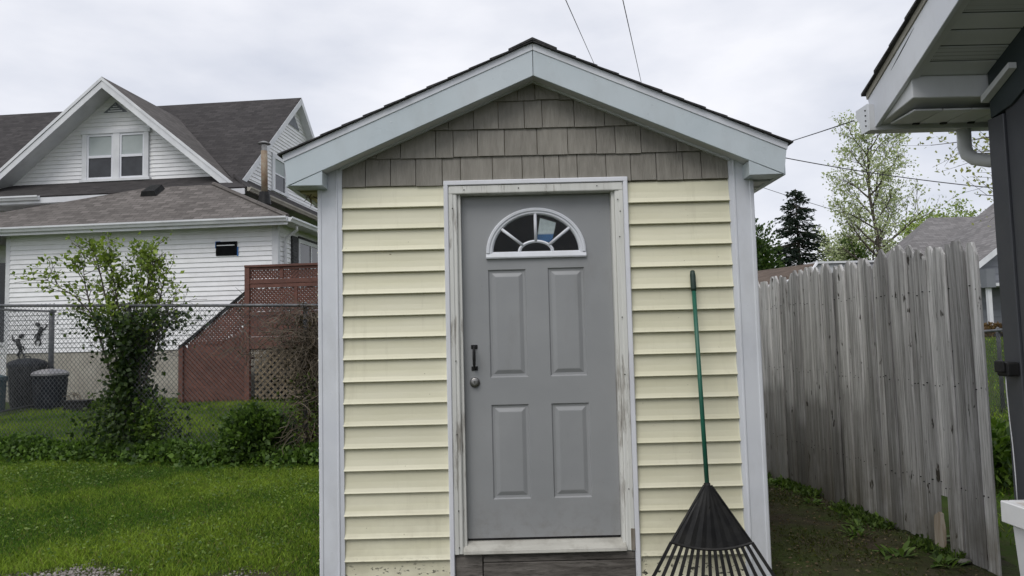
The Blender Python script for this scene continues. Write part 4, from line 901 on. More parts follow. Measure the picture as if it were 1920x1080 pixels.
# ================================================================== dark garage at the right edge
GW = 1.96; GY0 = -1.10        # gable wall plane and its far corner
ga = root('dark_garage', (GW, GY0, 0), 'charcoal sided garage corner with white soffit and gutter at right edge of view', 'garage')
RX = 1.60; EZ, EY = 2.640, -.775; RS = .454   # rake line: z = EZ + RS*(EY - y)
ridgeY = -5.2; RZ = lambda y: EZ+RS*(EY-y)
m = MB(); m.box(GW+.02, 8, -9.3, GY0-.02, 0, 2.5); m.prism([(GW+.02, GY0-.02, 2.5), (GW+.02, -9.3, 2.5), (GW+.02, ridgeY, RZ(ridgeY)-.22)], (6, 0, 0)); m.build('wall', M['charcoal'], ga)
for k in range(62):   # vertical board siding
    y1 = GY0-.105-.125*k; y0 = y1-.122; zt = min(RZ(y0), RZ(2*ridgeY-y1), RZ(y1))-.2
    if y0 < -8.9: break
    m = MB(); m.box(GW+.004, GW+.02, y0, y1, .12, max(zt, 2.2)); m.build('siding_board', M['charcoal'], ga)
m = MB(); m.box(GW-.006, GW+.02, GY0-.10, GY0, .1, 2.40); m.box(GW+.02, GW+.12, GY0-.019, GY0+.006, .1, 2.40); m.build('corner_board', M['charcoal'], ga, bevel=.003)
m = MB(); m.prism([(GW-.010, GY0-.03, 2.40), (GW-.010, GY0-.03, RZ(GY0-.03)-.17), (GW-.010, ridgeY, RZ(ridgeY)-.17), (GW-.010, ridgeY, RZ(ridgeY)-.34), (GW-.010, GY0-.16, 2.42)], (.028, 0, 0)); m.build('frieze_board', M['teal'], ga)
# rake fascia (facing the shed) with loose upper flap and shingle edge
yE = EY-.0; yT = ridgeY
m = MB(); m.prism([(RX, yE, RZ(yE)-.03), (RX, yT, RZ(yT)-.03), (RX, yT, RZ(yT)-.215), (RX, -1.10, RZ(-1.10)-.215), (RX, EY-.05, 2.455)], (.02, 0, 0)); fg = m.build('rake_fascia', M['trim'], ga, bevel=.002)
m = MB(); m.prism([(RX-.006, yE, RZ(yE)-.0295), (RX-.006, yT, RZ(yT)-.0295), (RX-.006, yT, RZ(yT)), (RX-.006, yE, RZ(yE))], (.024, 0, 0)); m.build('drip_edge', M['found'], fg)
m = MB()   # gap where the metal has come loose: a thin curved sliver
pts_u = [(-1.00+.028*math.sin(0)-t*.20, RZ(-1.00-t*.20)-.050-.020*(1-t)**1.5) for t in np.linspace(0, 1, 9)]; pts_l = [(y, z-.007*math.sin(math.pi*i/8)) for i, (y, z) in enumerate(pts_u)]
m.prism([(RX-.001, y, z) for y, z in pts_u]+[(RX-.001, y, z) for y, z in reversed(pts_l)], (.002, 0, 0)); m.build('open_seam', M['black'], fg)
m = MB(); m.prism([(RX+.0, yE+.015, RZ(yE)-.012), (RX, yT, RZ(yT)-.002), (RX, yT, RZ(yT)-.03), (RX, yE, RZ(yE)-.03)], (6, 0, 0)); rf = m.build('roof', M['wallcore'], ga)
for k in range(33):
    a = yE+.02-.14*k; b = a-.165; j = random.uniform(-.004, .004)
    m = MB(); m.prism([(RX-.022+j, a, RZ(a)+.002), (RX-.022+j, a, RZ(a)+.016), (RX-.022+j, b, RZ(b)+.006), (RX-.022+j, b, RZ(b)+.001)], (6.1, 0, 0)); m.build('shingle_course', M['asphalt'], rf)
# sloped soffit panels under the rake: each panel its own piece
ps = .078; k = 0; y = -1.125
m = MB(); m.prism([(RX+.02, -1.11, RZ(-1.11)-.205), (RX+.055, -1.11, RZ(-1.11)-.205), (RX+.055, -1.11, RZ(-1.11)-.195), (RX+.02, -1.11, RZ(-1.11)-.195)], (0, ridgeY+1.11, RS*(-1.11-ridgeY))); m.build('soffit_channel', M['soffit'], ga)
while y > ridgeY:
    y1 = y-ps+.009
    m = MB(); m.prism([(RX+.0555, y, RZ(y)-.200), (RX+.0555, y1, RZ(y1)-.200), (RX+.0555, y1, RZ(y1)-.195), (RX+.0555, y, RZ(y)-.195)], (GW-RX-.067, 0, 0)); m.build('soffit_panel', M['vented'] if k % 3 == 1 else M['soffit'], ga)
    y -= ps; k += 1
m = MB(); m.prism([(RX+.05, -1.10, RZ(-1.10)-.183), (RX+.05, ridgeY, RZ(ridgeY)-.183), (RX+.05, ridgeY, RZ(ridgeY)-.178), (RX+.05, -1.10, RZ(-1.10)-.178)], (GW-RX-.05, 0, 0)); m.build('soffit_backing', M['black'], ga)
m = MB(); m.prism([(GW-.045, -1.125, 2.470), (GW-.045, -1.31, 2.556), (GW-.045, -1.31, 2.580), (GW-.045, -1.125, 2.50)], (.033, 0, 0)); m.build('trim_channel', M['soffit'], ga)
# boxed eave return, soffit boards and gutter
m = MB(); m.prism([(RX+.022, -1.118, 2.502), (RX+.022, -1.118, RZ(-1.118)-.192), (RX+.022, EY-.06, RZ(EY)-.06), (RX+.022, EY-.06, 2.470)], (6, 0, 0)); m.build('eave_return', M['soffit'], ga, bevel=.003)
for k in range(9):
    x = RX+.06+.13*k; m = MB(); m.box(x, x+.122, -1.06, -.86, 2.462, 2.4695); m.build('eave_soffit_panel', M['soffit'], ga)
    m = MB(); m.box(x+.10, x+.13, -.872, -.860, 2.455, 2.4615); m.build('soffit_notch', M['black'], ga)
gg = MB(); pr = [(0, 0), (0, -.125), (.07, -.125), (.085, -.07), (.115, -.035), (.115, .0), (.105, .0), (.105, -.02), (.012, -.02)]
gg.prism([(RX-.025, EY-.055+a, 2.57+b) for a, b in pr], (6, 0, 0)); gu = gg.build('gutter', M['soffit'], ga)
m = MB(); m.prism([(RX-.032, EY-.058+a*1.03, 2.572+b*1.04) for a, b in pr[:6]], (.006, 0, 0)); m.build('gutter_end_cap', M['trim'], gu)
m = MB()
for z in (2.545, 2.52, 2.495, 2.47): m.tube([(RX-.036, EY-.035, z), (RX-.03, EY-.035, z)], .004, 6)
m.build('rivet', M['black'], gu)
m = MB(); m.tube([(GW+.09, EY-.01, 2.46), (GW+.09, EY-.01, 2.36), (GW+.093, EY-.02, 2.325), (GW+.11, EY-.045, 2.295), (GW+.15, EY-.10, 2.27), (GW+.17, GY0+.09, 2.25), (GW+.18, GY0+.06, 2.20), (GW+.18, GY0+.06, .2)], .031, 12); m.build('downspout', M['soffit'], ga, smooth=True)
# outlet box with a cord on the wall
m = MB(); m.box(GW-.060, GW-.0065, -1.195, -1.125, 1.285, 1.345); m.box(GW-.075, GW-.060, -1.188, -1.132, 1.30, 1.352); m.build('outlet_box', M['black'], ga, bevel=.008, seg=2)
m = MB(); m.tube([(GW-.045, -1.16, 1.288), (GW-.04, -1.152, 1.22), (GW-.02, -1.128, 1.10), (GW-.014, -1.127, 1.0), (GW-.02, -1.14, .86), (GW-.02, -1.14, .7)], .0022, 6); m.build('cord', M['graysiding'], ga, smooth=True)
# white box against the wall
bx = root('white_box_planter', (1.79, -1.9, g1(1.79, -1.9)), 'white plastic box with thick rim standing against the charcoal garage wall', 'planter')
z1 = .852
def ring(x0, x1, y0, y1, z): return [(x0, y0, z), (x1, y0, z), (x1, y1, z), (x0, y1, z)]
m = MB(); m.v = ring(1.69, 1.91, -2.27, -1.55, .02)+ring(1.655, 1.94, -2.30, -1.512, .80); m.f = [(0, 1, 5, 4), (1, 2, 6, 5), (2, 3, 7, 6), (3, 0, 4, 7), (3, 2, 1, 0), (4, 5, 6, 7)]; m.build('body', M['planter'], bx, bevel=.01)
for k in range(5):
    y = -1.60-.14*k; m = MB(); m.v = [(1.684, y, .03), (1.684, y-.05, .03), (1.649, y-.05, .778), (1.649, y, .778), (1.70, y, .03), (1.70, y-.05, .03), (1.665, y-.05, .778), (1.665, y, .778)]
    m.f = [(0, 1, 2, 3), (7, 6, 5, 4), (0, 4, 5, 1), (1, 5, 6, 2), (2, 6, 7, 3), (3, 7, 4, 0)]; m.build('rib', M['planter'], bx)
m = MB(); x0, x1, y0, y1 = 1.638, 1.945, -2.32, -1.488
for a, b, c, d_ in ((x0, x0+.03, y0, y1), (x1-.03, x1, y0, y1), (x0+.03, x1-.03, y0, y0+.03), (x0+.03, x1-.03, y1-.03, y1)): m.box(a, b, c, d_, z1-.078, z1)
m.build('rim', M['planter'], bx, bevel=.003)
m = MB(); m.box(x0+.031, x1-.031, y0+.031, y1-.031, .801, z1-.012); m.build('soil', M['soil'], bx)

# ================================================================== buildings behind the right-hand fence
nb = root('grey_house', (13.2, 16.0, g1(13.2, 16)), 'slate grey sided house with grey shingle roof beyond the picket fence', 'house')
# gable wall facing the camera at y = 16; ridge runs back-right
zg = g1(13, 16)
def gb(x): return 3.26+(x-12.80)*.742
m = MB(); m.prism([(12.9, 16.03, .8), (19.0, 16.03, .8), (19.0, 16.03, gb(12.9)-.05), (15.95, 16.03, gb(15.95)-.05), (12.9, 16.03, gb(12.9)-.05)], (0, 3.1, 0)); m.build('wall', M['bluehouse'], nb)
z = 1.15; 
while z < 5.2:
    xa = max(12.88, 12.80+(z+.2-3.2)/.742); xb = 31.9-xa
    if xb-xa > .1:
        m = MB(); m.v = [(xa, 15.98, z), (xb, 15.98, z), (xb, 16.0, z+.2), (xa, 16.0, z+.2), (xa, 16.028, z), (xb, 16.028, z), (xb, 16.028, z+.2), (xa, 16.028, z+.2)]
        m.f = [(0, 1, 2, 3), (1, 0, 4, 5), (2, 1, 5, 6), (3, 2, 6, 7), (0, 3, 7, 4), (7, 6, 5, 4)]; m.build('siding_board', M['bluehouse'], nb)
    z += .2
rp = roofp('roof', [(12.45, 15.7, gb(12.45)), (15.95, 15.7, gb(15.95)), (15.95, 19.4, gb(15.95)), (12.45, 19.4, gb(12.45))], M['roofgrey'], nb, (0, 1, 0))
rp = roofp('roof', [(19.45, 15.7, gb(12.45)), (15.95, 15.7, gb(15.95)), (15.95, 19.4, gb(15.95)), (19.45, 19.4, gb(12.45))], M['roofgrey'], nb, (0, 1, 0))
for s in (-1, 1):
    m = MB(); f = lambda x: (15.95+s*(15.95-x) if s > 0 else x)
    m.prism([(f(12.45), 15.68, gb(12.45)-.02), (f(15.95), 15.68, gb(15.95)-.02), (f(15.95), 15.68, gb(15.95)-.2), (f(12.45), 15.68, gb(12.45)-.2)], (0, .03, 0)); m.build('rake_board', M['htrim'], nb)
m = MB(); m.box(12.7, 19, 15.2, 15.95, 2.56, 2.64); m.box(12.7, 12.8, 15.2, 15.3, zg-.3, 2.56); dk2 = m.build('porch_rail', M['htrim'], nb)
m = MB(); m.box(12.9, 19, 15.9, 15.96, zg+.2, zg+.28); m.build('base_trim', M['htrim'], nb)
m = MB(); m.box(12.62, 12.86, 15.1, 15.35, 2.52, 3.02); m.build('meter_box', M['bluehouse'], nb)

m = MB(); m.box(13.2, 17, 20.9, 24.5, .8, 3.6); m.build('wall', M['bluehouse'], nb)
roofp('roof', [(12.8, 20.2, 3.55), (17.2, 20.2, 3.55), (18.9, 23, 5.65), (15.8, 23, 5.65)], M['roofgrey'], nb, (1, 0, 0))
roofp('roof', [(12.8, 20.2, 3.55), (15.8, 23, 5.65), (14.2, 25.8, 3.55)], M['roofgrey'], nb, (0, 1, 0))
gr2 = root('pale_outbuilding', (13.0, 24, g1(13, 24)), 'low pale grey outbuilding with brown roof behind the picket fence', 'outbuilding')
m = MB(); m.prism([(10.2, 24.1, .9), (15.6, 24.1, .9), (15.6, 24.1, 4.05), (11.9, 24.1, 4.08), (10.2, 24.1, 3.3)], (0, 5, 0)); m.build('wall', M['graysiding'], gr2)
for k in range(18):
    x = 11.95+.2*k; m = MB(); m.box(x, x+.185, 24.08, 24.099, 1.2, 4.04); m.build('siding_panel', M['graysiding'], gr2)
m = MB(); m.box(11.8, 15.8, 23.95, 29, 4.09, 4.17); m.build('flat_roof', M['htrim'], gr2)
roofp('roof', [(9.2, 22.6, 3.15), (11.3, 23.4, 3.65), (11.85, 24.0, 4.12), (9.0, 27.2, 3.95)], M['roofbrown'], gr2, (1, 0, 0))
m = MB(); m.tube([(9.2, 22.58, 3.10), (11.3, 23.38, 3.60), (11.85, 23.95, 4.10)], .06, 6); m.build('fascia', M['htrim'], gr2)
# chain link run in the neighbouring yard, seen between fence end and garage
chain_fence('chain_link_fence', (4.4, 5.0, 0), (10.2, 8.6, 0), (1.25, 1.40), 'low chain link fence seen in the gap between picket fence and dark garage', [(.1, .03), (3.4, .03), (6.7, .03)])

# ================================================================== overhead cables
def cable(a, b, sag, r, label):
    a, b = Vector(a), Vector(b); pts = []
    for i in range(25): t = i/24; p = a.lerp(b, t); p.z -= sag*4*t*(1-t); pts.append(p)
    m = MB(); m.tube(pts, r, 6); me = top(m, 'overhead_cable', M['cable'], tuple(a), label, 'cable', smooth=True)
cable((.78, 8, 7.69), (4.15, 28.7, 13.7), .0, .010, 'left of the two cables slanting up from behind the shed ridge')
cable((1.85, 8, 7.67), (6.24, 28.7, 12.65), .0, .010, 'right of the two cables slanting up from behind the shed ridge')
cable((4.55, 16, 6.30), (1.565, -.70, 2.53), .12, .003, 'thin cable running from behind the shed eave to the gutter end of the dark garage')
cable((7.0, 18, 7.24), (17.5, 18, 5.52), .22, .015, 'thick cable crossing in front of the blossoming tree behind the picket fence')
cable((14.0, 40, 11.0), (26, 40, 7.1), .2, .016, 'faint far cable just above the dark spruce')

# ================================================================== vegetation
def grow(base, dirv, length, radius, level, maxl, segs, tips, spread, kids, up=.25, rs=random, taper=.55):
    """recursive limb; fills segs with (points, radii) and tips with twig points"""
    pts = [Vector(base)]; rad = [radius]; d = Vector(dirv).normalized(); n = 4 if level < maxl else 3
    for i in range(n):
        d = (d+Vector((rs.gauss(0, .11), rs.gauss(0, .11), rs.gauss(0, .06)+up*.12))).normalized()
        pts.append(pts[-1]+d*length/n); rad.append(radius*(1-(1-taper)*(i+1)/n))
    segs.append((pts, rad))
    if level == maxl:
        for i in range(1, n+1): tips.append((pts[i], d))
        return
    k = kids[level]
    for j in range(k):
        t = .35+.65*(j+rs.random()*.8)/k if level else T0+(1-T0)*(j+rs.random()*.6)/k
        idx = min(int(t*n), n-1); p = pts[idx].lerp(pts[idx+1], t*n-idx)
        a = rs.random()*6.283 if level else j*2.4+rs.random()*.8
        u = d.cross(Vector((0, 0, 1)) if abs(d.z) < .95 else Vector((1, 0, 0))).normalized(); v = d.cross(u)
        s = spread[level]*(1.15-.45*t)
        nd_ = (d*math.cos(s)+(u*math.cos(a)+v*math.sin(a))*math.sin(s))
        grow(p, nd_, length*rs.uniform(.45, .66)*(1.15-.35*t)*(LS if level == 0 else 1), rad[idx]*.55, level+1, maxl, segs, tips, spread, kids, up, rs, .4)
LS = 1.0; T0 = .3
def limbs(segs, minr=.004, k=5):
    m = MB()
    for p, r in segs: m.tube(p, [max(x, minr) for x in r], k if r[0] > .03 else 3, cap=False)
    return m
def tree(name, base, height, r, label, cols, leaf, nleaf, kids=(9, 5, 4), spread=(.85, .8, .8), seed=1, trunk_frac=.62, up=.25, group=None, minr=.006, scatter=.25, lean=(0, 0), ls=1.0, t0=.3):
    global LS, T0; LS = ls; T0 = t0
    rs = random.Random(seed); z = g1(base[0], base[1]); t = root(name, (base[0], base[1], z), label, 'tree', group)
    segs, tips = [], []
    grow((base[0], base[1], z-.2), (lean[0], lean[1], 1), height*trunk_frac, r, 0, len(kids), segs, tips, spread, kids, up, rs, .35)
    limbs(segs, minr).build('trunk', M['bark'], t, smooth=True)
    P = np.array([p[:] for p, d in tips]); idx = rng.integers(0, len(P), nleaf); Q = P[idx]+rng.normal(size=(nleaf, 3))*scatter
    v, f, c = leaf_mesh(Q, leaf, .6, .2, cols); fast('crown', v, f, M['leaf'], t, c); return t
tree('blossom_tree', (17.9, 32), 10.2, .135, 'slender tree with pale sparse spring leaves and a dark trunk behind the picket fence', ((.26,.31,.15),(.58,.62,.42)), .14, 7000, (26, 6, 4), (.95, .75, .8), 6, .95, .3, scatter=.16, minr=.006, ls=.43, t0=.25)
tree('spring_tree', (26.5, 40), 9.6, .17, 'rounded light green spring tree above the grey house roof', ((.16,.22,.06),(.40,.48,.16)), .21, 5200, (9, 5, 4), (.9, .8, .8), 8, .62, .25, scatter=.28, minr=.012)
tree('spring_tree', (24.2, 43), 8.4, .15, 'thin bushy tree with pale leaves between the blossoming tree and grey house', ((.22,.26,.12),(.48,.52,.30)), .20, 2600, (8, 5, 4), (.8, .8, .8), 12, .66, .3, scatter=.28, minr=.014)
# leafy branches of a near tree behind the garage
tree('maple_tree', (9.3, 6.6), 8.6, .10, 'tree with yellowish young leaves hanging behind the garage downspout', ((.20,.22,.06),(.44,.44,.17)), .075, 6000, (18, 6, 4), (1.15, .8, .8), 21, .85, .1, scatter=.10, minr=.003, ls=.60, t0=.42)
# spruces
def spruce(base, h, rad, seed, label):
    rs = random.Random(seed); z = g1(*base); t = root('spruce_tree', (*base, z), label, 'tree', 'spruces behind the yellow shed')
    m = MB(); m.tube([(*base, z-.2), (*base, z+h)], [.22, .02], 8); m.build('trunk', M['bark'], t); Q, D = [], []; b = MB()
    zc = .08*h
    while zc < h*.99:
        f = 1-zc/h; R_ = rad*(f**.8)*rs.uniform(.82, 1.12)+.12
        for j in range(max(5, int(11*f)+4)):
            a = rs.random()*6.283; L_ = R_*rs.uniform(.65, 1.1); dr = Vector((math.cos(a), math.sin(a), rs.uniform(-.30, .02))); o = Vector((*base, z+zc+rs.uniform(-.1, .1)))
            b.tube([o, o+dr*L_*.6, o+dr*L_+Vector((0, 0, .08*L_))], [.03, .02, .006], 3, cap=False)
            for s in range(int(14+L_*26)):
                q = rs.random()**.7; p = o+dr*L_*q+Vector((rs.gauss(0, .05+.12*q), rs.gauss(0, .05+.12*q), rs.gauss(-.05, .05))); Q.append(p[:]); D.append((dr.x+rs.gauss(0, .5), dr.y+rs.gauss(0, .5), dr.z+rs.gauss(-.15, .3)))
        zc += .23+.12*f
    b.build('branches', M['bark'], t)
    v, f, c = leaf_mesh(np.array(Q), .26, .30, 0, ((.010,.021,.014),(.034,.055,.036)), dirs=np.array(D)); fast('crown', v, f, M['leaf'], t, c)
spruce((17.62, 40), 9.1, 3.4, 3, 'dark conical spruce standing alone against the sky right of the yellow shed')
spruce((14.2, 40), 8.9, 1.9, 4, 'dark spruce almost hidden behind the right corner of the yellow shed')
# bushes: leaf masses on lumpy shells
def bush(name, c, rad, n, leaf, cols, label, cat='bush', stems=True, lumps=9, seed=1, group=None):
    rs = np.random.default_rng(seed); x, y = c; z = g1(x, y); t = root(name, (x, y, z), label, cat, group)
    L_ = unit(rs.normal(size=(lumps, 3))); L_[:, 2] = np.abs(L_[:, 2]); R3 = np.array(rad)
    cen = np.array([x, y, z+R3[2]*.45])+L_*R3*np.array([.55, .55, .45]); lr = rs.uniform(.38, .62, lumps)
    i = rs.integers(0, lumps, n); dd = unit(rs.normal(size=(n, 3))); Q = cen[i]+dd*R3*(lr[i]*(rs.random(n)**.35))[:, None]
    Q[:, 2] = np.maximum(Q[:, 2], z+.02*rs.random(n)); v, f, cc = leaf_mesh(Q, leaf, .62, .25, cols, dirs=dd+rs.normal(size=(n, 3))*.7+np.array([0, 0, .2])); fast('foliage', v, f, M['leaf'], t, cc)
    m = MB()
    for k in range(12): p = cen[k % lumps]; m.tube([(x+rs.normal()*.1*rad[0], y+rs.normal()*.1*rad[1], z-.05), (x*.5+p[0]*.5, y*.5+p[1]*.5, z*.4+p[2]*.6), tuple(p)], [.02*rad[0]+.004, .014*rad[0]+.003, .004], 4)
    m.build('stems', M['bark'], t); return t
DG = ((.022,.050,.010),(.075,.125,.022))
bush('green_bush', (13.0, 35), (1.95, 1.8, 4.7), 11000, .20, DG, 'big green bush by the right corner of the shed behind the fence', seed=2, lumps=14)
bush('green_bush', (19.3, 37), (1.35, 1.3, 4.1), 7000, .20, ((.03,.06,.012),(.10,.16,.03)), 'rounded green bush at the foot of the blossoming tree', seed=3, lumps=12)
bush('leafy_shrub', (4.15, 2.45), (.55, .7, .42), 2600, .075, ((.03,.065,.012),(.13,.21,.03)), 'leafy green shrub in the gap between picket fence end and dark garage', seed=5, lumps=10)
bush('dry_leaf_pile', (12.6, 15.1), (1.3, .4, .30), 2000, .09, ((.10,.06,.03),(.24,.16,.08)), 'brown heap of dry leaves in front of the slate grey house', cat='leaf pile', seed=6)
# the shrub growing through the chain link fence
SB = onfence(-5.33); SB = Vector((SB.x, SB.y+.10, g1(SB.x, SB.y)))
sh = root('fence_shrub', SB, 'tall ivy wrapped shrub growing through the chain link fence', 'shrub')
rs = random.Random(4); segs, tips = [], []
W3 = lambda x, z, dy=0: Vector((x, SB.y+dy, z))
ARMS = [[(-5.33, .0), (-5.35, .8), (-5.45, 1.6), (-5.55, 2.2), (-5.60, 2.75)], [(-5.33, .0), (-5.28, .9), (-5.25, 1.6), (-5.18, 2.1), (-5.08, 2.45), (-4.98, 2.70)], [(-5.36, .2), (-5.5, 1.1), (-5.75, 1.75), (-6.15, 2.20), (-6.62, 2.47)],
        [(-5.30, .3), (-5.15, 1.1), (-4.98, 1.55), (-4.86, 1.85), (-4.72, 2.0)], [(-5.35, .1), (-5.40, 1.2), (-5.38, 1.9), (-5.30, 2.4), (-5.25, 2.72)], [(-5.4, .4), (-5.7, 1.3), (-5.95, 1.9), (-6.05, 2.35), (-6.12, 2.6)], [(-5.3, .2), (-5.2, 1.3), (-5.0, 1.9), (-4.92, 2.2), (-4.84, 2.45)], [(-5.35, .2), (-5.5, 1.5), (-5.7, 2.15), (-5.78, 2.6), (-5.85, 2.85)]]
for a in ARMS:
    dy0 = rs.uniform(-.25, .25); pts = [W3(x, z+SB.z, dy0*i/len(a)+rs.gauss(0, .03)) for i, (x, z) in enumerate(a)]
    segs.append((pts, list(np.linspace(.026, .005, len(pts)))))
    for i in range(2, len(pts)):
        for q in range(5):
            p = pts[i-1].lerp(pts[i], rs.random()); d = (pts[i]-pts[i-1]).normalized()+Vector((rs.gauss(0, .7), rs.gauss(0, .6), rs.gauss(.15, .4)))
            grow(p, d, rs.uniform(.18, .42), .007, 1, 2, segs, tips, (.7, .8, .8), (3, 3, 2), .3, rs, .4)
limbs(segs, .003, 6).build('branches', M['bark'], sh, smooth=True)
P = np.array([p[:] for p, d in tips if p.z > 1.62]); i = rng.integers(0, len(P), 6500); k = rng.random(6500) < np.clip(.35+.65*np.sin(P[i][:, 0]*5.1+P[i][:, 2]*4.3)**2, 0, 1); i = i[k]; i = i[rng.random(len(i)) < np.where((P[i][:, 0] > -4.98) | ((P[i][:, 0] < -5.85) & (P[i][:, 0] > -6.15)), .25, np.where(P[i][:, 2] < 1.95, .5, 1))]
v, f, c = leaf_mesh(P[i]+rng.normal(size=(len(i), 3))*.045, .062, .62, .3, ((.08,.13,.02),(.28,.36,.07))); fast('young_leaves', v, f, M['leaf'], sh, c)
n = 7600; z_ = rng.random(n)**.9*1.95; wd = .19+.12*np.sin(z_*3.3+.5)+.12*sstep(.9, 1.7, z_); cxx = -5.33-.06*np.sin(z_*2)
Q = np.stack([cxx+rng.normal(size=n)*wd, SB.y+rng.normal(size=n)*wd*.8, SB.z+z_+.02], 1)
v, f, c = leaf_mesh(Q, .058, .8, -.2, ((.014,.032,.010),(.060,.095,.022))); fast('ivy_leaves', v, f, M['leaf'], sh, c)
Q = np.stack([-5.02+rng.normal(size=700)*.13, SB.y-.12+rng.normal(size=700)*.1, SB.z+.5+rng.normal(size=700)*.13], 1)
v, f, c = leaf_mesh(Q, .065, .6, .2, ((.05,.10,.015),(.18,.27,.04))); fast('low_leaves', v, f, M['leaf'], sh, c)
# ground ivy along the foot of the chain link fence and the mound on it
n = 30000; x = rng.uniform(-9.0, -1.0, n); hgt = .15+.12*np.sin(x*2.3+1)**2+.07*np.sin(x*5.1)+.10*sstep(-6.2, -8, x)+.05*sstep(-3.9, -3, x)
dy = rng.normal(size=n)*.17; yb = CF0.y+(x-CF0.x)/cfd.x*cfd.y+dy-.03
z_ = hgt*np.clip(1-(dy/.45)**2, .05, 1)*rng.random(n)**.55
v, f, c = leaf_mesh(np.stack([x, yb, gz(x, yb)+z_+.01], 1), .060, .75, .5, ((.028,.062,.012),(.15,.25,.045)))
tag(fast('ground_ivy', v, f, M['leaf'], None, c), 'band of green ivy and weeds along the foot of the chain link fence', 'ivy', kind='stuff')
mp_ = onfence(-3.42); bush('ivy_mound', (mp_.x, mp_.y-.05), (.62, .42, .52), 4200, .070, ((.022,.050,.012),(.12,.20,.035)), 'dome of dark glossy leaves at the foot of the chain link fence near the shed', seed=9, lumps=12)
# dry vine tangle hanging on the fence beside the shed
vn = onfence(-2.6); vb = Vector((vn.x, vn.y+.05, g1(vn.x, vn.y))); dv = root('dry_vine', vb, 'dense tangle of dry brown vine stems hanging on the chain link fence beside the shed', 'vine')
m = MB(); rs = random.Random(10)
for i in range(900):
    x = -2.66+rs.gauss(0, .24) if rs.random() < .75 else rs.uniform(-3.75, -2.3); F = onfence(x); tz = rs.uniform(1.2, 1.95) if rs.random() < .6 else rs.uniform(.3, 1.7)
    if x < -2.98 and tz < 1.35: continue
    p = Vector((x, F.y+rs.gauss(0, .12), tz)); d = Vector((rs.gauss(0, 1), rs.gauss(0, .5), rs.gauss(-.3, .8))).normalized(); pts = [p]
    for s in range(6):
        d = (d+Vector((rs.gauss(0, .45), rs.gauss(0, .3), rs.gauss(-.12, .35)))).normalized(); pts.append(pts[-1]+d*rs.uniform(.05, .10))
    m.tube(pts, [rs.uniform(.0025, .006)]*5+[.003, .0015], 3, cap=False)
for i in range(26):
    x = rs.uniform(-3.9, -2.3); F = onfence(x); m.tube([(x, F.y+rs.gauss(0, .06), 1.90+rs.uniform(-.05, .08)), (x+rs.uniform(-.2, .2), F.y, 1.96+rs.uniform(-.05, .1)), (x+rs.uniform(-.4, .4), F.y+rs.gauss(0, .06), 1.88+rs.uniform(-.1, .06))], .003, 3, cap=False)
m.build('stems', M['twig'], dv)
n = 2600; x = -2.60+rng.normal(size=n)*.2; yy = CF0.y+(x-CF0.x)/cfd.x*cfd.y+.05+rng.normal(size=n)*.12; z_ = rng.uniform(.15, 1.85, n)
v, f, c = leaf_mesh(np.stack([x, yy, z_], 1), .055, .5, -.6, ((.035,.028,.018),(.11,.085,.055))); fast('dead_leaves', v, f, M['leaf'], dv, c)
n = 500; x = -2.62+rng.normal(size=n)*.2; yy = CF0.y+(x-CF0.x)/cfd.x*cfd.y-.05+rng.normal(size=n)*.1
v, f, c = leaf_mesh(np.stack([x, yy, rng.uniform(.4, 1.1, n)], 1), .05, .6, .2, ((.04,.06,.015),(.10,.14,.03))); fast('green_leaves', v, f, M['leaf'], dv, c)
# broad leaved weeds at the foot of the picket fence
def weed(x, y, n, L_, label, cols=((.05,.10,.02),(.17,.26,.06)), wide=.26, flat=.5):
    z = g1(x, y)+.012; t = root('weed', (x, y, z), label, 'weed', None); V_, F_, C_ = [], [], []
    for i in range(n):
        a = rs.random()*6.283; l = L_*rs.uniform(.55, 1.1); e = rs.uniform(.25, 1.1); ox, oy = rs.gauss(0, L_*.25), rs.gauss(0, L_*.25)
        dx, dy_ = math.cos(a), math.sin(a); w_ = l*wide*.5; b0 = len(V_)
        col = np.array(cols[0])+(np.array(cols[1])-np.array(cols[0]))*rs.random()
        for s, wf in ((0, .15), (.3, .8), (.6, 1), (.85, .6), (1, .05)):
            h = l*(math.sin(e)*s-flat*s*s*.6); r_ = l*math.cos(e)*s+.02
            for q in (-1, 0, 1): V_.append((x+ox+dx*r_-dy_*w_*wf*q, y+oy+dy_*r_+dx*w_*wf*q, z+max(h, .002)+abs(q)*.12*w_)); C_.append(col)
        for s in range(4):
            for q in range(2): k = b0+s*3+q; F_.append((k, k+1, k+4, k+3))
    fast('leaves', np.array(V_), np.array(F_), M['leaf'], t, np.array(C_)); return t
WE = [(2.16, .30, 22, .13, 'broad leaved pale green weed rosette nearest the camera beside the picket fence'), (2.34, .10, 18, .11, 'weed with narrow leaves at the very near end of the picket fence'), (2.12, .74, 30, .09, 'low clump of small weeds halfway along the foot of the picket fence'), (2.24, .95, 26, .08, 'small weed clump just behind the middle clump at the picket fence'),
      (2.22, 1.65, 22, .09, 'weed clump at the far half of the picket fence foot'), (2.20, 2.55, 30, .12, 'leafy weeds at the far end of the soil path by the shed corner'), (2.0, 2.85, 24, .14, 'tall pale weed right beside the back of the shed at the path end'), (2.62, .62, 20, .13, 'weed seen through the hole left by the broken picket'), (2.62, -.45, 30, .18, 'lush weed tuft in the gap below the dark garage corner')]
for a in WE: weed(*a)
V_, F_, C_ = [], [], []
n = 5200; d_ = rng.uniform(.2, 5, n); off = .02+np.abs(rng.normal(size=n))*.07; k = (np.sin(d_*6.1)+np.sin(d_*13+1)+rng.normal(size=n)*.5) > -.1; d_, off = d_[k], off[k]
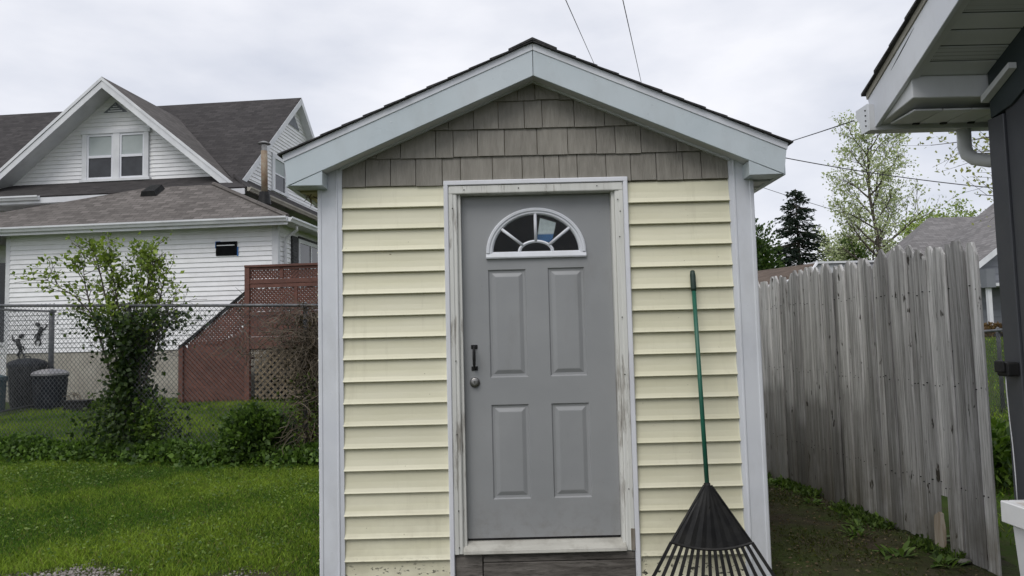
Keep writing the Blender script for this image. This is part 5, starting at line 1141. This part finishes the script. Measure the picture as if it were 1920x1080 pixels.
x = F0.x+fdir.x*d_+fn.x*off; y = F0.y+fdir.y*d_+fn.y*off; v, f, c = leaf_mesh(np.stack([x, y, gz(x, y)+.015+.05*rng.random(len(x))*np.clip(1-off/.2, 0, 1)], 1), .038, .5, .7, ((.035,.065,.014),(.13,.20,.04)))
tag(fast('fence_weeds', v, f, M['leaf'], None, c), 'strip of tiny weeds crowding the foot of the picket fence', 'weeds', kind='stuff')
weed(-1.42, 1.05, 22, .09, 'small pale weed at the left foot of the shed corner'); weed(-.62, -.05, 7, .09, 'thin dry weed sprouting at the shed siding by the door trim', ((.12,.11,.05),(.24,.22,.10)), .08, .1)
# litter on the soil path
n = 2600; x = rng.uniform(1.3, 2.5, n); y = rng.uniform(-1, 4, n)
v, f, c = leaf_mesh(np.stack([x, y, gz(x, y)+.018], 1), .020, .5, 0, ((.05,.04,.02),(.22,.17,.10)), dirs=np.stack([rng.normal(size=n), rng.normal(size=n), rng.normal(size=n)*.15], 1))
tag(fast('leaf_litter', v, f, M['leaf'], None, c), 'scattered bits of dry litter on the bare soil beside the shed', 'litter', kind='stuff')
n = 22000; x = rng.uniform(1.25, 2.6, n); y = rng.uniform(-1.2, 5, n); k = (np.sin(x*7+y*3)+np.sin(y*5-x*4)+rng.normal(size=n)*.6) > .2; x, y = x[k], y[k]
v, f, c = leaf_mesh(np.stack([x, y, gz(x, y)+.012], 1), .022, .35, .8, ((.035,.045,.010),(.09,.105,.024)))
tag(fast('moss_tufts', v, f, M['leaf'], None, c), 'thin moss and seedlings on the soil path by the picket fence', 'moss', kind='stuff')
# ------------------------------------------------------------------ lawn blades
def blades(x, y, hgt, wid, seed=0):
    n = len(x); z = gz(x, y); a = rng.random(n)*6.283; ln = (hgt*(.55+.7*rng.random(n)))
    pn = np.sin(x*1.7+.6*np.sin(y*2.1))+np.sin(y*2.3+1.1*np.sin(x*1.3+2))+.7*np.sin(x*4.1-y*3.3)+.5*np.sin(x*9.3+y*7.7)
    ln = ln*(1+.16*pn); lean = rng.normal(size=(n, 2))*.55; dx, dy = np.cos(a)*wid, np.sin(a)*wid
    b = np.stack([x, y, z], 1); t = np.stack([lean[:, 0]*ln, lean[:, 1]*ln, ln*.8], 1); m_ = t*np.array([.35, .35, .62])
    w_ = np.stack([dx, dy, np.zeros(n)], 1)
    v = np.stack([b-w_, b+w_, b+m_-w_*.7, b+m_+w_*.7, b+t], 1).reshape(-1, 3); i = np.arange(n)[:, None]*5
    F = np.concatenate([i+np.array([0, 1, 3]), i+np.array([0, 3, 2]), i+np.array([2, 3, 4])], 0)
    q = np.clip(.42+.20*pn+.30*rng.normal(size=n), 0, 1)[:, None]
    c = np.array([.050,.115,.016])*(1-q)+np.array([.225,.31,.042])*q; c = np.where(rng.random((n, 1)) < .04, np.array([.20,.18,.08]), c)*(1+.28*rng.normal(size=(n, 1)))
    return v, F, np.repeat(np.clip(c, .005, 1), 5, 0)
n = 290000; x = rng.uniform(-8.2, -1.28, n); y = rng.uniform(.3, 6.3, n); yf = CF0.y+(x-CF0.x)/cfd.x*cfd.y
k = (y > GRAVEL_EDGE(x)+.06*rng.normal(size=n)) & (y < yf+.1) & (x > -.155-(y+4.6)*.82) & (rng.random(n) < np.clip(1.25-y*.09, .4, 1)); x, y = x[k], y[k]
v, f, c = blades(x, y, .040, .0032); tag(fast('lawn_grass', v, f, M['grass'], None, c), 'short mown lawn left of the yellow shed', 'grass', kind='stuff')
n = 110000; x = rng.uniform(-12.5, -1.0, n); y = rng.uniform(5.0, 13.0, n); yf = CF0.y+(x-CF0.x)/cfd.x*cfd.y; k = (y > yf-.05) & (y < 12.9-.1*(x+5.6)) & (x > -.155-(y+4.6)*.80) & ((x > -10.2) | (y < 10.0)); x, y = x[k], y[k]
v, f, c = blades(x, y, .075, .0048); tag(fast('yard_grass', v, f, M['grass'], None, c), 'longer grass behind the chain link fence', 'grass', kind='stuff')
n = 60000; x = rng.uniform(2.7, 14, n); y = rng.uniform(.5, 16, n); k = (x > (y+4.2)*.60) & (x < (y+4.2)*.74); x, y = x[k], y[k]
v, f, c = blades(x, y, .07, .006); tag(fast('neighbour_grass', v, f, M['grass'], None, c*1.15), 'bright lawn seen in the gap left of the dark garage', 'grass', kind='stuff')
# clover and broad leaves in the lawn
n = 16000; x = rng.uniform(-8, -1.3, n); y = rng.uniform(.6, 5.6, n); k = (np.sin(x*2.1+1)+np.sin(y*3+x)+.8*np.sin(x*5.5-y*4)+rng.normal(size=n)*.7 > .5) & (x > -.155-(y+4.6)*.82) & (y > GRAVEL_EDGE(x)); x, y = x[k], y[k]
v, f, c = leaf_mesh(np.stack([x, y, gz(x, y)+.022+.012*rng.random(len(x))], 1), .024, .8, .3, ((.06,.12,.025),(.22,.30,.07)), dirs=np.stack([rng.normal(size=len(x)), rng.normal(size=len(x)), .35*rng.normal(size=len(x))], 1))
tag(fast('clover', v, f, M['leaf'], None, c), 'clover and small broad leaves growing through the mown lawn', 'clover', kind='stuff')
# distant belt of trees behind the shed and the house
n = 26000; x = rng.uniform(-60, 14, n); lump = 3.2+1.6*np.sin(x*.42)+1.1*np.sin(x*1.1+1)+.7*np.sin(x*2.3+.4); y = 62+3*np.sin(x*.3)+rng.normal(size=n)*1.3
v, f, c = leaf_mesh(np.stack([x, y, gz(x, y)+np.clip(lump+1.5, 1, 9)*rng.random(n)**.7], 1), .55, .7, .2, ((.02,.045,.010),(.075,.12,.025)))
tag(fast('distant_wood', v, f, M['leaf'], None, c), 'distant belt of green trees far behind the shed', 'wood', kind='stuff')
